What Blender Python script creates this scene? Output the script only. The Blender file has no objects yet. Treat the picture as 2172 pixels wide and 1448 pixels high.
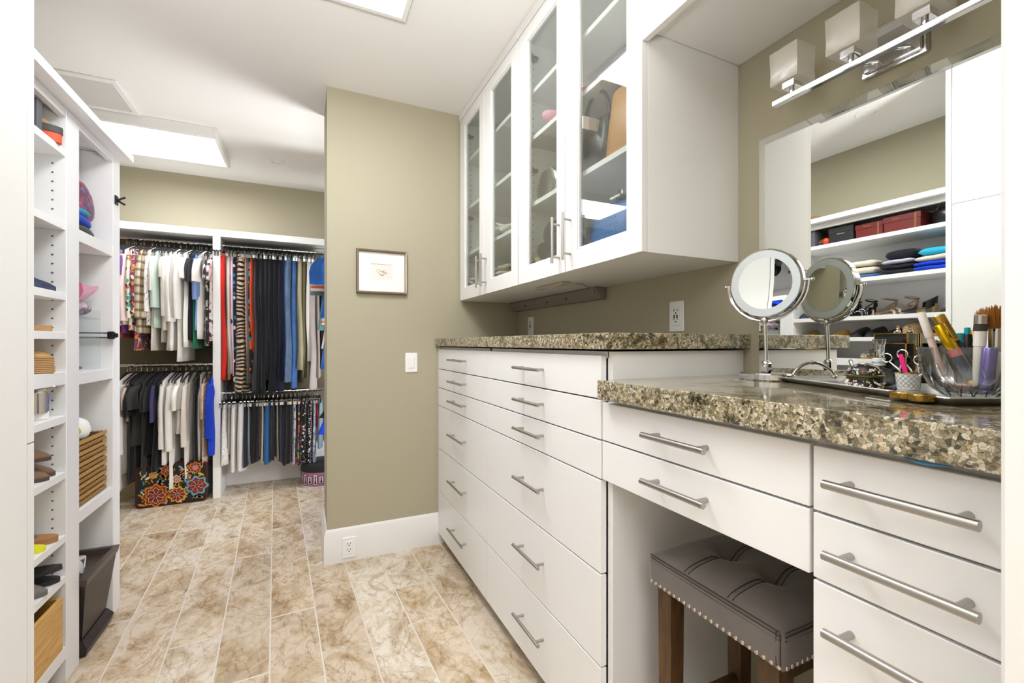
import bpy, bmesh, math, random
from mathutils import Vector, Matrix, noise
SC = bpy.context.scene
COL = SC.collection
R = random.Random(7)
PI = math.pi

# ---------------------------------------------------------------- camera, world, lights, exposure
F_PX, YAW = 945.0, math.atan(441.0/945.0)
cam_data = bpy.data.cameras.new('camera')
cam = bpy.data.objects.new('camera', cam_data)
COL.objects.link(cam)
cam_data.sensor_width = 36.0
cam_data.lens = 36.0*F_PX/2172.0
cam_data.shift_y = 4.0/2172.0
cam_data.clip_start = 0.02
cam.location = (0, 0, 1.2)
cam.rotation_euler = (PI/2, 0, -YAW)
SC.camera = cam
SC.view_settings.view_transform = 'Standard'
SC.view_settings.look = 'None'
SC.view_settings.gamma = 1.0
SC.view_settings.use_curve_mapping = False
SC.view_settings.exposure = 1.98
world = bpy.data.worlds.new('world'); SC.world = world
world.use_nodes = True
bg = world.node_tree.nodes['Background']
bg.inputs[0].default_value = (.95, .975, 1, 1)
bg.inputs[1].default_value = 1.8
LENS_STRENGTH = 5.5
def area_lamp(name, loc, size, power, color=(.95, .975, 1), up=False):
    l = bpy.data.lights.new(name, 'AREA'); l.energy = power; l.color = color
    l.shape = 'SQUARE'; l.size = size
    o = bpy.data.objects.new(name, l); o.location = loc; COL.objects.link(o)
    if up: o.rotation_euler = (PI, 0, 0)
    return o
area_lamp('added_rear_fill', (0.0, -1.2, 2.5), 1.6, 14)  # soft fill added in the unseen room behind the camera
# fill spot added beside the camera, tilted up to brighten the ceiling ahead
fl_ = bpy.data.lights.new('added_ceiling_fill', 'SPOT'); fl_.energy = 43; fl_.color = (.95, .975, 1); fl_.spot_size = math.radians(120); fl_.spot_blend = 1.0; fl_.shadow_soft_size = .15
fo = bpy.data.objects.new('added_ceiling_fill', fl_); COL.objects.link(fo); fo.location = (-.05, -.05, 1.6)
fo.rotation_euler = Vector((-.15, 1.1, 1.5)).to_track_quat('-Z', 'Y').to_euler()
# unseen fill lamp added behind the return wall to brighten the far room
f2 = area_lamp('added_far_room_fill', (.75, 3.3, .7), .5, 10.5, up=True); f2.rotation_euler = Vector((-.7, .3, .8)).to_track_quat('-Z', 'Y').to_euler()

# ---------------------------------------------------------------- materials
def lin(c):
    if isinstance(c, str):
        c = tuple(int(c[i:i+2], 16)/255 for i in (0, 2, 4))
    return tuple((x/12.92 if x <= .04045 else ((x+.055)/1.055)**2.4) for x in c[:3]) + (1,)
MATS = {}
class N:
    def __init__(s, name):
        s.m = bpy.data.materials.new(name); s.m.use_nodes = True
        s.t = s.m.node_tree; s.b = s.t.nodes['Principled BSDF']
    def n(s, kind, **k):
        q = s.t.nodes.new(kind)
        for a, v in k.items():
            if a.startswith('i_'):
                key = a[2:]; key = int(key) if key.isdigit() else key.replace('_', ' ')
                q.inputs[key].default_value = v
            else: setattr(q, a, v)
        return q
    def l(s, a, ai, b, bi): s.t.links.new(a.outputs[ai], b.inputs[bi])
    def obj(s, scale=(1, 1, 1), rnd=False, rot=(0, 0, 0)):
        tc = s.n('ShaderNodeTexCoord'); mp = s.n('ShaderNodeMapping')
        mp.inputs['Scale'].default_value = scale; mp.inputs['Rotation'].default_value = rot
        s.l(tc, 'Object', mp, 'Vector')
        if rnd:
            oi = s.n('ShaderNodeObjectInfo'); mu = s.n('ShaderNodeMath', operation='MULTIPLY'); mu.inputs[1].default_value = 37.0
            s.l(oi, 'Random', mu, 0)
            cx = s.n('ShaderNodeCombineXYZ'); s.l(mu, 0, cx, 0); s.l(mu, 0, cx, 1); s.l(cx, 0, mp, 'Location')
        return mp
    def ramp(s, src, so, stops, interp='LINEAR'):
        r = s.n('ShaderNodeValToRGB'); r.color_ramp.interpolation = interp
        e = r.color_ramp.elements
        while len(e) < len(stops): e.new(.5)
        for i, (p, c) in enumerate(stops): e[i].position = p; e[i].color = lin(c)
        s.l(src, so, r, 'Fac'); return r
    def bump(s, src, so, strength=.3, dist=.002):
        b = s.n('ShaderNodeBump'); b.inputs['Strength'].default_value = strength; b.inputs['Distance'].default_value = dist
        s.l(src, so, b, 'Height'); s.l(b, 'Normal', s.b, 'Normal')
def mat(name, col, rough=.5, metal=0, coat=0, bump=None, var=0, spec=.5, sheen=0):
    if name in MATS: return MATS[name]
    q = N(name); b = q.b
    b.inputs['Base Color'].default_value = lin(col); b.inputs['Roughness'].default_value = rough
    b.inputs['Metallic'].default_value = metal; b.inputs['Coat Weight'].default_value = coat
    b.inputs['Specular IOR Level'].default_value = spec
    if sheen: b.inputs['Sheen Weight'].default_value = sheen
    if bump or var:
        sc, st = bump or (40, .0)
        mp = q.obj(rnd=True); nz = q.n('ShaderNodeTexNoise', i_Scale=sc, i_Detail=4.0); q.l(mp, 0, nz, 'Vector')
        if bump: q.bump(nz, 'Fac', st, .001)
        if var:
            c = lin(col)
            r = q.n('ShaderNodeMixRGB', blend_type='MIX'); 
            r.inputs[1].default_value = tuple(x*(1-var) for x in c[:3])+(1,); r.inputs[2].default_value = tuple(min(1, x*(1+var)) for x in c[:3])+(1,)
            q.l(nz, 'Fac', r, 0); q.l(r, 0, b, 'Base Color')
    MATS[name] = q.m; return q.m
WHITE = mat('white_melamine', 'EFEEED', .38)
WHITE2 = mat('white_trim_paint', 'EAE8E5', .35)
CEIL = mat('ceiling_paint', 'EFECE8', .9, bump=(90, .08))
OLIVE = mat('olive_wall_paint', 'AFA78F', .75, bump=(160, .10))
HALL = mat('hall_wall_paint', 'E2DCD2', .8)
STEEL = mat('brushed_nickel', 'AFABA6', .28, 1)
CHROME = mat('chrome', 'D6D6D8', .06, 1)
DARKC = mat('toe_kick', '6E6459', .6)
PLATE = mat('plate_plastic', 'F2F1EF', .3)
SLOT = mat('slot_dark', '3A3835', .5)
BLACKP = mat('black_plastic', '161617', .35)
BLACKV = mat('black_velvet', '17171A', .8)
HOLE = mat('pin_hole', '5C5853', .8)
GOLD = mat('gold_metal', 'C9A23A', .22, 1)
MIRROR = mat('mirror_silver', 'F2F5F1', .0, 1)
FROST = mat('frosted_ring', 'D9DFE2', .45)
def granite():
    q = N('granite'); mp = q.obj()
    wn = q.n('ShaderNodeTexNoise', i_Scale=110.0, i_Detail=5.0); q.l(mp, 0, wn, 'Vector')
    mx = q.n('ShaderNodeMixRGB', blend_type='ADD'); mx.inputs[0].default_value = .012; q.l(mp, 0, mx, 1); q.l(wn, 'Color', mx, 2)
    v = q.n('ShaderNodeTexVoronoi', i_Scale=190.0); q.l(mx, 0, v, 'Vector')
    ve = q.n('ShaderNodeTexVoronoi', i_Scale=190.0, feature='DISTANCE_TO_EDGE'); q.l(mx, 0, ve, 'Vector')
    sp = q.n('ShaderNodeSeparateColor'); q.l(v, 'Color', sp, 0)
    cell = q.ramp(sp, 0, [(0, 'C2B69E'), (.2, '8C8468'), (.35, 'D2C7B1'), (.5, '9E9172'), (.62, 'B0A48C'), (.74, '726C54'), (.86, 'BDA27A'), (.93, '4B4942')], 'CONSTANT')
    core = q.ramp(v, 'Distance', [(.0, '7F735F'), (.16, '9C907A'), (.24, 'FFFFFF')])
    m1 = q.n('ShaderNodeMixRGB', blend_type='MULTIPLY'); m1.inputs[0].default_value = .45; q.l(cell, 0, m1, 1); q.l(core, 0, m1, 2)
    ed = q.ramp(ve, 'Distance', [(0, '6A665A'), (.04, 'B5B0A2'), (.09, 'FFFFFF')])
    m2 = q.n('ShaderNodeMixRGB', blend_type='MULTIPLY'); m2.inputs[0].default_value = .8; q.l(m1, 0, m2, 1); q.l(ed, 0, m2, 2)
    n2 = q.n('ShaderNodeTexNoise', i_Scale=16.0, i_Detail=6.0, i_Distortion=1.5); q.l(mp, 0, n2, 'Vector')
    dk = q.ramp(n2, 'Fac', [(.32, '3A3B40'), (.40, 'A8A698'), (.50, 'FFFFFF')])
    m3 = q.n('ShaderNodeMixRGB', blend_type='MULTIPLY'); m3.inputs[0].default_value = .85; q.l(m2, 0, m3, 1); q.l(dk, 0, m3, 2)
    q.l(m3, 0, q.b, 'Base Color'); q.b.inputs['Roughness'].default_value = .09; q.b.inputs['Coat Weight'].default_value = .3
    return q.m
GRANITE = granite()
def tile_mat():
    q = N('travertine_plank'); mp = q.obj((1.25, .8, 1), rnd=True)
    n1 = q.n('ShaderNodeTexNoise', i_Scale=5.5, i_Detail=8.0, i_Roughness=.62, i_Distortion=.9)
    n2 = q.n('ShaderNodeTexNoise', i_Scale=16.0, i_Detail=8.0, i_Roughness=.7, i_Distortion=1.4)
    n3 = q.n('ShaderNodeTexNoise', i_Scale=4.2, i_Detail=6.0, i_Distortion=1.6)
    for x in (n1, n2, n3): q.l(mp, 0, x, 'Vector')
    a = q.ramp(n1, 'Fac', [(.24, '7A664F'), (.36, 'A88F6F'), (.45, 'C6B497'), (.54, 'E2D9CC'), (.66, 'D8C8AE'), (.76, 'B09670')])
    b = q.ramp(n2, 'Fac', [(.30, '6C543B'), (.42, 'B1956E'), (.52, 'DBD0C2'), (.7, 'E0D9CF')])
    m = q.n('ShaderNodeMixRGB', blend_type='MIX'); m.inputs[0].default_value = .36; q.l(a, 0, m, 1); q.l(b, 0, m, 2)
    v = q.n('ShaderNodeMath', operation='SUBTRACT'); v.inputs[1].default_value = .5; q.l(n3, 'Fac', v, 0)
    ab = q.n('ShaderNodeMath', operation='ABSOLUTE'); q.l(v, 0, ab, 0)
    rr = q.ramp(ab, 0, [(0, '9A8262'), (.008, 'E2D5C2'), (.02, 'FFFFFF')])
    m2 = q.n('ShaderNodeMixRGB', blend_type='MULTIPLY'); m2.inputs[0].default_value = .5; q.l(m, 0, m2, 1); q.l(rr, 0, m2, 2)
    oi = q.n('ShaderNodeObjectInfo'); tn = q.ramp(oi, 'Random', [(0, 'E6DACA'), (.5, 'FFFFFF'), (1, 'F2E6D4')])
    m3 = q.n('ShaderNodeMixRGB', blend_type='MULTIPLY'); m3.inputs[0].default_value = .8; q.l(m2, 0, m3, 1); q.l(tn, 0, m3, 2)
    q.l(m3, 0, q.b, 'Base Color'); q.b.inputs['Roughness'].default_value = .42
    q.bump(n2, 'Fac', .15, .002)
    return q.m
TILE = tile_mat()
GROUT = mat('grout', 'D8CFC3', .9)
def glass_mat(name, tint='FFFFFF', rough=0.0, gloss=1.0, base=.03):
    q = N(name); t = q.t; t.nodes.remove(q.b)
    out = [x for x in t.nodes if x.type == 'OUTPUT_MATERIAL'][0]
    tr = q.n('ShaderNodeBsdfTransparent'); tr.inputs[0].default_value = lin(tint)
    gl = q.n('ShaderNodeBsdfGlossy'); gl.inputs['Roughness'].default_value = rough
    fr = q.n('ShaderNodeFresnel'); fr.inputs[0].default_value = 1.45
    mu = q.n('ShaderNodeMath', operation='MULTIPLY_ADD', use_clamp=True); mu.inputs[1].default_value = gloss; mu.inputs[2].default_value = base
    q.l(fr, 0, mu, 0); mx = q.n('ShaderNodeMixShader'); q.l(mu, 0, mx, 0); q.l(tr, 0, mx, 1); q.l(gl, 0, mx, 2); q.l(mx, 0, out, 0)
    return q.m
GLASS = glass_mat('door_glass', 'FAFCFA', 0, .36, .003)
CRYSTAL = glass_mat('cut_crystal', 'F9FBFB', .02, .8, .03)
def shade_mat():
    q = N('frosted_shade')
    q.b.inputs['Base Color'].default_value = lin('F2ECE2'); q.b.inputs['Roughness'].default_value = .2
    q.b.inputs['Alpha'].default_value = .42
    return q.m
SHADEM = shade_mat()
CRYSTAL2 = glass_mat('heavy_crystal', 'F1F4F4', .02, 1.8, .08)
def emis(name, col, s):
    q = N(name); q.b.inputs['Base Color'].default_value = lin(col)
    q.b.inputs['Emission Color'].default_value = lin(col); q.b.inputs['Emission Strength'].default_value = s
    return q.m
LENS = emis('lit_acrylic', 'F6FAFF', LENS_STRENGTH)
def wood_mat(name, c1, c2, sc=(6, 6, .8), rough=.45, w=8.0):
    q = N(name); mp = q.obj(sc, rnd=True)
    nz = q.n('ShaderNodeTexNoise', i_Scale=w, i_Detail=6.0, i_Distortion=1.2); q.l(mp, 0, nz, 'Vector')
    r = q.ramp(nz, 'Fac', [(.3, c1), (.7, c2)]); q.l(r, 0, q.b, 'Base Color'); q.b.inputs['Roughness'].default_value = rough
    q.bump(nz, 'Fac', .15, .001)
    return q.m
def fab(name, kind='plain', cols=('888888',), scale=1.0):
    """woven cloth; kind picks the print"""
    if name in MATS: return MATS[name]
    q = N('cloth_'+name); mp = q.obj((1, 1, 1), rnd=True); b = q.b
    b.inputs['Roughness'].default_value = .85; b.inputs['Specular IOR Level'].default_value = .2
    b.inputs['Sheen Weight'].default_value = .15
    fine = q.n('ShaderNodeTexNoise', i_Scale=55.0, i_Detail=4.0); q.l(mp, 0, fine, 'Vector')
    q.bump(fine, 'Fac', .25, .002)
    c = list(cols)
    if kind == 'plain':
        a = lin(c[0]); r = q.n('ShaderNodeMixRGB')
        r.inputs[1].default_value = tuple(x*.86 for x in a[:3])+(1,); r.inputs[2].default_value = tuple(min(1, x*1.1) for x in a[:3])+(1,)
        n2 = q.n('ShaderNodeTexNoise', i_Scale=9.0*scale); q.l(mp, 0, n2, 'Vector'); q.l(n2, 'Fac', r, 0); q.l(r, 0, b, 'Base Color')
    elif kind in ('floral', 'leaf'):
        v = q.n('ShaderNodeTexVoronoi', i_Scale=38.0*scale); w = q.n('ShaderNodeTexNoise', i_Scale=30.0*scale, i_Detail=3.0)
        mx = q.n('ShaderNodeMixRGB', blend_type='ADD'); mx.inputs[0].default_value = .03 if kind == 'floral' else .09
        q.l(mp, 0, w, 'Vector'); q.l(mp, 0, mx, 1); q.l(w, 'Color', mx, 2); q.l(mx, 0, v, 'Vector')
        sp = q.n('ShaderNodeSeparateColor'); q.l(v, 'Color', sp, 0)
        k = len(c)-1
        r = q.ramp(sp, 0, [(i/max(1, k), x) for i, x in enumerate(c[1:])], 'CONSTANT')
        th = q.ramp(v, 'Distance', [(0, 'FFFFFF'), (.42 if kind == 'floral' else .5, '000000')], 'CONSTANT')
        m = q.n('ShaderNodeMixRGB'); m.inputs[1].default_value = lin(c[0]); q.l(th, 0, m, 0); q.l(r, 0, m, 2); q.l(m, 0, b, 'Base Color')
    elif kind in ('zebra', 'stripe', 'hstripe'):
        w = q.n('ShaderNodeTexWave', i_Scale=(16.0 if kind == 'zebra' else 22.0)*scale)
        w.inputs['Distortion'].default_value = 9.0 if kind == 'zebra' else 0
        w.inputs['Detail'].default_value = 1.0; w.inputs['Detail Scale'].default_value = .6
        w.bands_direction = 'Z' if kind != 'stripe' else 'Y'
        q.l(mp, 0, w, 'Vector'); r = q.ramp(w, 'Fac', [(0, c[0]), (.5, c[1])], 'CONSTANT'); q.l(r, 0, b, 'Base Color')
    elif kind == 'plaid':
        w1 = q.n('ShaderNodeTexWave', i_Scale=4.2*scale, bands_direction='Z'); w2 = q.n('ShaderNodeTexWave', i_Scale=4.2*scale, bands_direction='Y')
        q.l(mp, 0, w1, 'Vector'); q.l(mp, 0, w2, 'Vector')
        r1 = q.ramp(w1, 'Fac', [(.55, c[0]), (.9, c[1])]); r2 = q.ramp(w2, 'Fac', [(.55, c[0]), (.9, c[1])])
        m = q.n('ShaderNodeMixRGB', blend_type='MULTIPLY'); m.inputs[0].default_value = .9; q.l(r1, 0, m, 1); q.l(r2, 0, m, 2); q.l(m, 0, b, 'Base Color')
    elif kind == 'dots':
        v = q.n('ShaderNodeTexVoronoi', i_Scale=60.0*scale); v.inputs['Randomness'].default_value = .6; q.l(mp, 0, v, 'Vector')
        r = q.ramp(v, 'Distance', [(0, c[1]), (.36, c[0])], 'CONSTANT'); q.l(r, 0, b, 'Base Color')
    elif kind == 'denim':
        n2 = q.n('ShaderNodeTexNoise', i_Scale=6.0, i_Detail=8.0, i_Roughness=.7); q.l(mp, 0, n2, 'Vector')
        r = q.ramp(n2, 'Fac', [(.3, c[0]), (.7, c[1])]); q.l(r, 0, b, 'Base Color')
    MATS[name] = q.m; return q.m

# ---------------------------------------------------------------- mesh helpers
class MB:
    def __init__(s): s.v = []; s.f = []
    def add(s, vs, fs):
        k = len(s.v); s.v += [tuple(x) for x in vs]; s.f += [tuple(i+k for i in f) for f in fs]; return s
    def box(s, x0, x1, y0, y1, z0, z1, b=0):
        if x0 > x1: x0, x1 = x1, x0
        if y0 > y1: y0, y1 = y1, y0
        if z0 > z1: z0, z1 = z1, z0
        if b:
            b = min(b, (x1-x0)*.45, (y1-y0)*.45, (z1-z0)*.45)
            bm = bmesh.new(); bmesh.ops.create_cube(bm, size=1)
            for v in bm.verts: v.co = Vector(((x0+x1)/2+v.co.x*(x1-x0), (y0+y1)/2+v.co.y*(y1-y0), (z0+z1)/2+v.co.z*(z1-z0)))
            bmesh.ops.bevel(bm, geom=bm.edges[:], offset=b, segments=1, affect='EDGES', profile=.5)
            bm.verts.index_update()
            s.add([v.co[:] for v in bm.verts], [[v.index for v in f.verts] for f in bm.faces]); bm.free(); return s
        vs = [(x, y, z) for x in (x0, x1) for y in (y0, y1) for z in (z0, z1)]
        return s.add(vs, [(0, 1, 3, 2), (4, 6, 7, 5), (0, 4, 5, 1), (2, 3, 7, 6), (0, 2, 6, 4), (1, 5, 7, 3)])
    def tube(s, pts, r, n=10, caps=True, flat=1.0):
        pts = [Vector(p) for p in pts]; rr = r if isinstance(r, (list, tuple)) else [r]*len(pts)
        vs = []; fs = []; u = None
        for i, p in enumerate(pts):
            t = (pts[min(i+1, len(pts)-1)]-pts[max(i-1, 0)])
            t = t.normalized() if t.length > 1e-9 else Vector((0, 0, 1))
            if u is None:
                u = t.orthogonal().normalized()
                if abs(t.z) < .9: u = Vector((0, 0, 1)).cross(t).normalized()
            else:
                u = (u-t*u.dot(t)); u = u.normalized() if u.length > 1e-6 else t.orthogonal().normalized()
            w = t.cross(u)
            for k in range(n):
                a = 2*PI*k/n; vs.append(p+u*math.cos(a)*rr[i]+w*math.sin(a)*rr[i]*flat)
        for i in range(len(pts)-1):
            for k in range(n):
                fs.append((i*n+k, i*n+(k+1) % n, (i+1)*n+(k+1) % n, (i+1)*n+k))
        if caps: fs.append(tuple(range(n))[::-1]); fs.append(tuple((len(pts)-1)*n+k for k in range(n)))
        return s.add(vs, fs)
    def cyl(s, a, b, r, n=16, r2=None): return s.tube([a, b], [r, r if r2 is None else r2], n)
    def lathe(s, prof, c=(0, 0, 0), n=24, sx=1, sy=1, flute=None):
        vs = []; fs = []
        for r, z in prof:
            for k in range(n):
                a = 2*PI*k/n; q = r*(1+(flute[1]*math.cos(a*flute[0]) if flute else 0))
                vs.append((c[0]+q*math.cos(a)*sx, c[1]+q*math.sin(a)*sy, c[2]+z))
        m = len(prof)
        for i in range(m-1):
            for k in range(n): fs.append((i*n+k, i*n+(k+1) % n, (i+1)*n+(k+1) % n, (i+1)*n+k))
        if prof[0][0] > 1e-5 and prof[-1][0] > 1e-5:
            for k in range(n): fs.append(((m-1)*n+k, (m-1)*n+(k+1) % n, (k+1) % n, k))
        return s.add(vs, fs)
    def loft(s, rings, caps=True):
        n = len(rings[0]); vs = [p for r in rings for p in r]; fs = []
        for i in range(len(rings)-1):
            for k in range(n): fs.append((i*n+k, i*n+(k+1) % n, (i+1)*n+(k+1) % n, (i+1)*n+k))
        if caps: fs.append(tuple(range(n))[::-1]); fs.append(tuple((len(rings)-1)*n+k for k in range(n)))
        return s.add(vs, fs)
    def prism(s, poly, z0, z1):
        n = len(poly); vs = [(x, y, z0) for x, y in poly]+[(x, y, z1) for x, y in poly]
        fs = [tuple(range(n))[::-1], tuple(range(n, 2*n))]+[(i, (i+1) % n, n+(i+1) % n, n+i) for i in range(n)]
        return s.add(vs, fs)
    def ball(s, c, r, n=10, m=6, sc=(1, 1, 1)):
        rings = []
        for i in range(1, m):
            a = PI*i/m; rings.append([(c[0]+r*sc[0]*math.sin(a)*math.cos(2*PI*k/n), c[1]+r*sc[1]*math.sin(a)*math.sin(2*PI*k/n), c[2]-r*sc[2]*math.cos(a)) for k in range(n)])
        return s.loft(rings)
    def xf(s, M): s.v = [tuple(M @ Vector(p)) for p in s.v]; return s
    def off(s, d): s.v = [(a-d[0], b-d[1], c-d[2]) for a, b, c in s.v]; return s
    def jitter(s, amp, sc=8.0, seed=0):
        o = Vector((seed*3.1, seed*1.7, seed)); s.v = [tuple(Vector(p)+noise.noise_vector(Vector(p)*sc+o)*amp) for p in s.v]; return s
def finish(me, m, smooth=True, ang=35):
    bm = bmesh.new(); bm.from_mesh(me); bmesh.ops.recalc_face_normals(bm, faces=bm.faces[:]); bm.to_mesh(me); bm.free()
    if m: me.materials.append(m)
    if smooth:
        me.shade_smooth(); me.set_sharp_from_angle(angle=math.radians(ang))
def mk(name, mb, m, parent=None, smooth=True, ang=35):
    me = bpy.data.meshes.new(name); me.from_pydata(mb.v, [], mb.f); me.update(); finish(me, m, smooth, ang)
    o = bpy.data.objects.new(name, me); COL.objects.link(o)
    if parent is not None: o.parent = parent
    return o
def tag(o, label=None, cat=None, group=None, kind=None):
    if label: o['label'] = label
    if cat: o['category'] = cat
    if group: o['group'] = group
    if kind: o['kind'] = kind
    return o
def thing(name, label, cat, loc=(0, 0, 0), rz=0, group=None, rot=None):
    o = bpy.data.objects.new(name, None); o.empty_display_size = .05; COL.objects.link(o)
    o.location = loc; o.rotation_euler = rot if rot else (0, 0, rz)
    return tag(o, label, cat, group)
def wp(name, mb, m, root, parent=None, **k):
    """part given in world coordinates under an unrotated root"""
    mb.off(root.location); return mk(name, mb, m, parent or root, **k)
def struct(name, mb, m, parent=None, **k):
    o = mk(name, mb, m, parent, **k)
    if parent is None: o['kind'] = 'structure'
    return o
def one(name, mb, m, label, cat, loc=(0, 0, 0), group=None, **k):
    """a thing that is a single mesh; vertices in world coordinates, origin moved to loc"""
    mb.off(loc); o = mk(name, mb, m, **k); o.location = loc; return tag(o, label, cat, group)
def copy_tree(o, parent=None):
    c = o.copy(); COL.objects.link(c)
    if parent is not None: c.parent = parent
    for ch in list(o.children): copy_tree(ch, c)
    return c
def text_mb(s, size, depth=.0003):
    cu = bpy.data.curves.new('t', 'FONT'); cu.body = s; cu.size = size; cu.extrude = depth; cu.align_x = 'CENTER'; cu.align_y = 'CENTER'
    o = bpy.data.objects.new('t', cu); COL.objects.link(o)
    bpy.context.view_layer.update()
    me = bpy.data.meshes.new_from_object(o.evaluated_get(bpy.context.evaluated_depsgraph_get()))
    mb = MB().add([v.co[:] for v in me.vertices], [list(p.vertices) for p in me.polygons])
    bpy.data.objects.remove(o); bpy.data.meshes.remove(me); return mb
S_, C_ = math.sin(YAW), math.cos(YAW)
def x_at(px, Y):
    u = (px-1086)/F_PX; return Y*(S_+u*C_)/(C_-u*S_)
def z_at(px, py, Y):
    u = (px-1086)/F_PX; return 1.2-(py-728)/F_PX*Y/(C_-u*S_)
# ================================================================ ROOM
XW, XL, CZ, YR, YF = 1.26, -1.07, 2.60, 2.62, 4.48
# floor: grout bed with separately laid planks
fl = struct('floor', MB().box(-2.3, 1.4, -2.6, 4.6, -.05, -.0008), GROUT)
TW, TL, G = .178, 1.055, .0042
ang = math.atan(.052)
offs = {}
base_x = .160  # joint B at y=0 (x = base_x - .052*y)
cols = range(-14, 9)
ca, sa = math.cos(ang), math.sin(ang)
yoffs = [2.215, 2.90, 2.16, 2.91, 2.455, 3.52, 2.1, 2.8, 2.4, 2.6, 2.2, 2.9]
tile_mesh = None
def tile_at(xc, yc, L):
    m = MB().box(-TW/2+G/2, TW/2-G/2, -L/2+G/2, L/2-G/2, -.008, 0, .0015)
    o = mk('tile', m, TILE, fl); o.location = (xc, yc, R.uniform(-.0004, .0004)); o.rotation_euler = (0, 0, ang); return o
full = None
for i in cols:
    # column i spans joint base_x + i*TW (right edge), at y=0
    if i <= 0: yo = yoffs[(-i) % 12]
    else: yo = {1: 2.65, 2: 2.48, 3: 2.22}.get(i, 2.0+.35*i)
    for j in range(-5, 4):
        ys = yo+j*TL; yc = ys+TL/2
        xr = base_x+i*TW-.052*yc - TW/2
        if yc < -2.2 or yc > 5.0 or xr < -2.2 or xr > 1.35: continue
        if full is None:
            full = tile_at(xr, yc, TL)
        else:
            o = full.copy(); COL.objects.link(o); o.location = (xr, yc, R.uniform(-.0004, .0004))
struct('ceiling', MB().box(-2.3, 1.4, -2.6, 4.6, CZ, CZ+.06), CEIL)
struct('wall_right', MB().box(XW, XW+.1, -2.6, 4.6, 0, CZ), OLIVE)
struct('wall_far', MB().box(-2.2, XW, YF, YF+.1, 0, CZ), OLIVE)
struct('wall_left', MB().box(XL-.1, XL, .2, 2.60, 0, CZ), OLIVE)
struct('wall_left_far', MB().box(-2.3, -2.2, 2.5, 4.6, 0, CZ), OLIVE)
struct('wall_left_return', MB().box(-2.2, XL-.1, 2.5, 2.60, 0, CZ), OLIVE)
struct('wall_middle', MB().box(.113, XW, YR, 2.98, 0, CZ), OLIVE)
struct('wall_front', MB().box(.66, XW, .06, .19, 0, CZ).box(XL, -.46, .06, .19, 0, CZ).box(-.46, .66, .06, .19, 2.45, CZ), OLIVE)
struct('wall_back', MB().box(-2.3, 1.4, -2.7, -2.6, 0, CZ), HALL)
struct('wall_hall_left', MB().box(-2.35, -2.25, -2.6, .06, 0, CZ), HALL)
struct('trim_1', MB().box(.633, .69, .02, .1985, 0, 2.45, .004).box(.645, .74, -.01, .04, 0, 2.5, .004), WHITE2)
struct('trim_2', MB().box(-.47, -.43, .03, .195, 0, 2.45, .004), WHITE2)
def baseboard(name, prof_axis):
    pass
# baseboard of the return wall: profiled cap, wraps the outside corner
H = .185
prof = [(0, 0), (.016, 0), (.016, H-.030), (.012, H-.022), (.012, H-.014), (.006, H-.004), (.004, H), (0, H)]
def bb_path(path, closed=False):
    m = MB(); rings = []
    n = len(path)
    for i, p in enumerate(path):
        p = Vector((p[0], p[1])); a = Vector(path[max(i-1, 0)]); c = Vector(path[min(i+1, n-1)])
        d1 = (p-a).normalized() if i > 0 else (c-p).normalized(); d2 = (c-p).normalized() if i < n-1 else d1
        n1 = Vector((d1.y, -d1.x)); n2 = Vector((d2.y, -d2.x)); nn = (n1+n2); nn = nn/(nn.dot(n1))
        rings.append([(p.x+nn.x*q, p.y+nn.y*q, z) for q, z in prof])
    return m.loft(rings)
struct('baseboard_middle', bb_path([(.113, 2.98), (.113, YR), (.765, YR)]), WHITE2)
# ================================================================ RIGHT SIDE: drawers and counters
FX = .728   # drawer face plane
def handle(root, parent, y0, y1, z, r=.006, x=FX, proj=.032, name='handle', posts=.12):
    m = MB(); xb = x-proj
    m.cyl((xb, y0, z), (xb, y1, z), r, 14)
    L = y1-y0; 
    for yy in (y0+L*posts, y1-L*posts): m.cyl((xb, yy, z), (x+.001, yy, z), r*.82, 12)
    return wp(name, m, STEEL, root, parent)
g = .0022
def drawer(root, y0, y1, z0, z1, hy0=None, hy1=None, hz=None, hr=.006, name='drawer'):
    o = wp(name, MB().box(FX, FX+.019, y0+g, y1-g, z0+g, z1-g, .0012), WHITE, root)
    # drawer box behind the front
    if hy0 is not None: handle(root, o, hy0, hy1, hz if hz else (z0+z1)/2, hr)
    return o
dr = thing('drawer_cabinet', 'tall white dresser of twelve drawers in two columns beside the olive wall', 'cabinet', (.99, 1.80, 0))
cas = MB().box(FX+.021, XW-.002, .966, .9875, .066, 1.178).box(FX+.021, XW-.002, 1.813, 1.831, .066, 1.178).box(FX+.021, XW-.002, 2.60, 2.618, .066, 1.178)
cas.box(XW-.02, XW-.002, .984, 2.60, .066, 1.178).box(FX+.021, XW-.02, .984, 2.60, .066, .084).box(FX+.021, XW-.02, .984, 2.60, 1.160, 1.178)
wp('carcass', cas, WHITE, dr)
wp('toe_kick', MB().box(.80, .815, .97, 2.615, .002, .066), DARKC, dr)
wp('filler_strip', MB().box(FX+.004, FX+.019, 2.606, 2.619, .067, 1.178), WHITE, dr)
rows = [1.169, 1.048, .9375, .8305, .574, .321, .066]
hz = [1.112, .996, .890, .710, .460, .205]
for i in range(6):
    drawer(dr, .989, 1.822, rows[i+1], rows[i], 1.288, 1.485, hz[i], .0058)
    drawer(dr, 1.822, 2.606, rows[i+1], rows[i], 2.070, 2.315, hz[i], .0058)
# counters
one('countertop', MB().box(.712, XW-.001, .943, YR-.001, 1.184, 1.228, .0016), GRANITE, 'raised speckled brown granite countertop on top of the tall dresser', 'countertop', (.99, 1.8, 1.184))
one('countertop', MB().box(.697, XW-.001, .192, .9655, 1.054, 1.1035, .0016), GRANITE, 'lower speckled granite countertop under the silver tray and round mirror', 'countertop', (.99, .58, 1.054))
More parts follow.
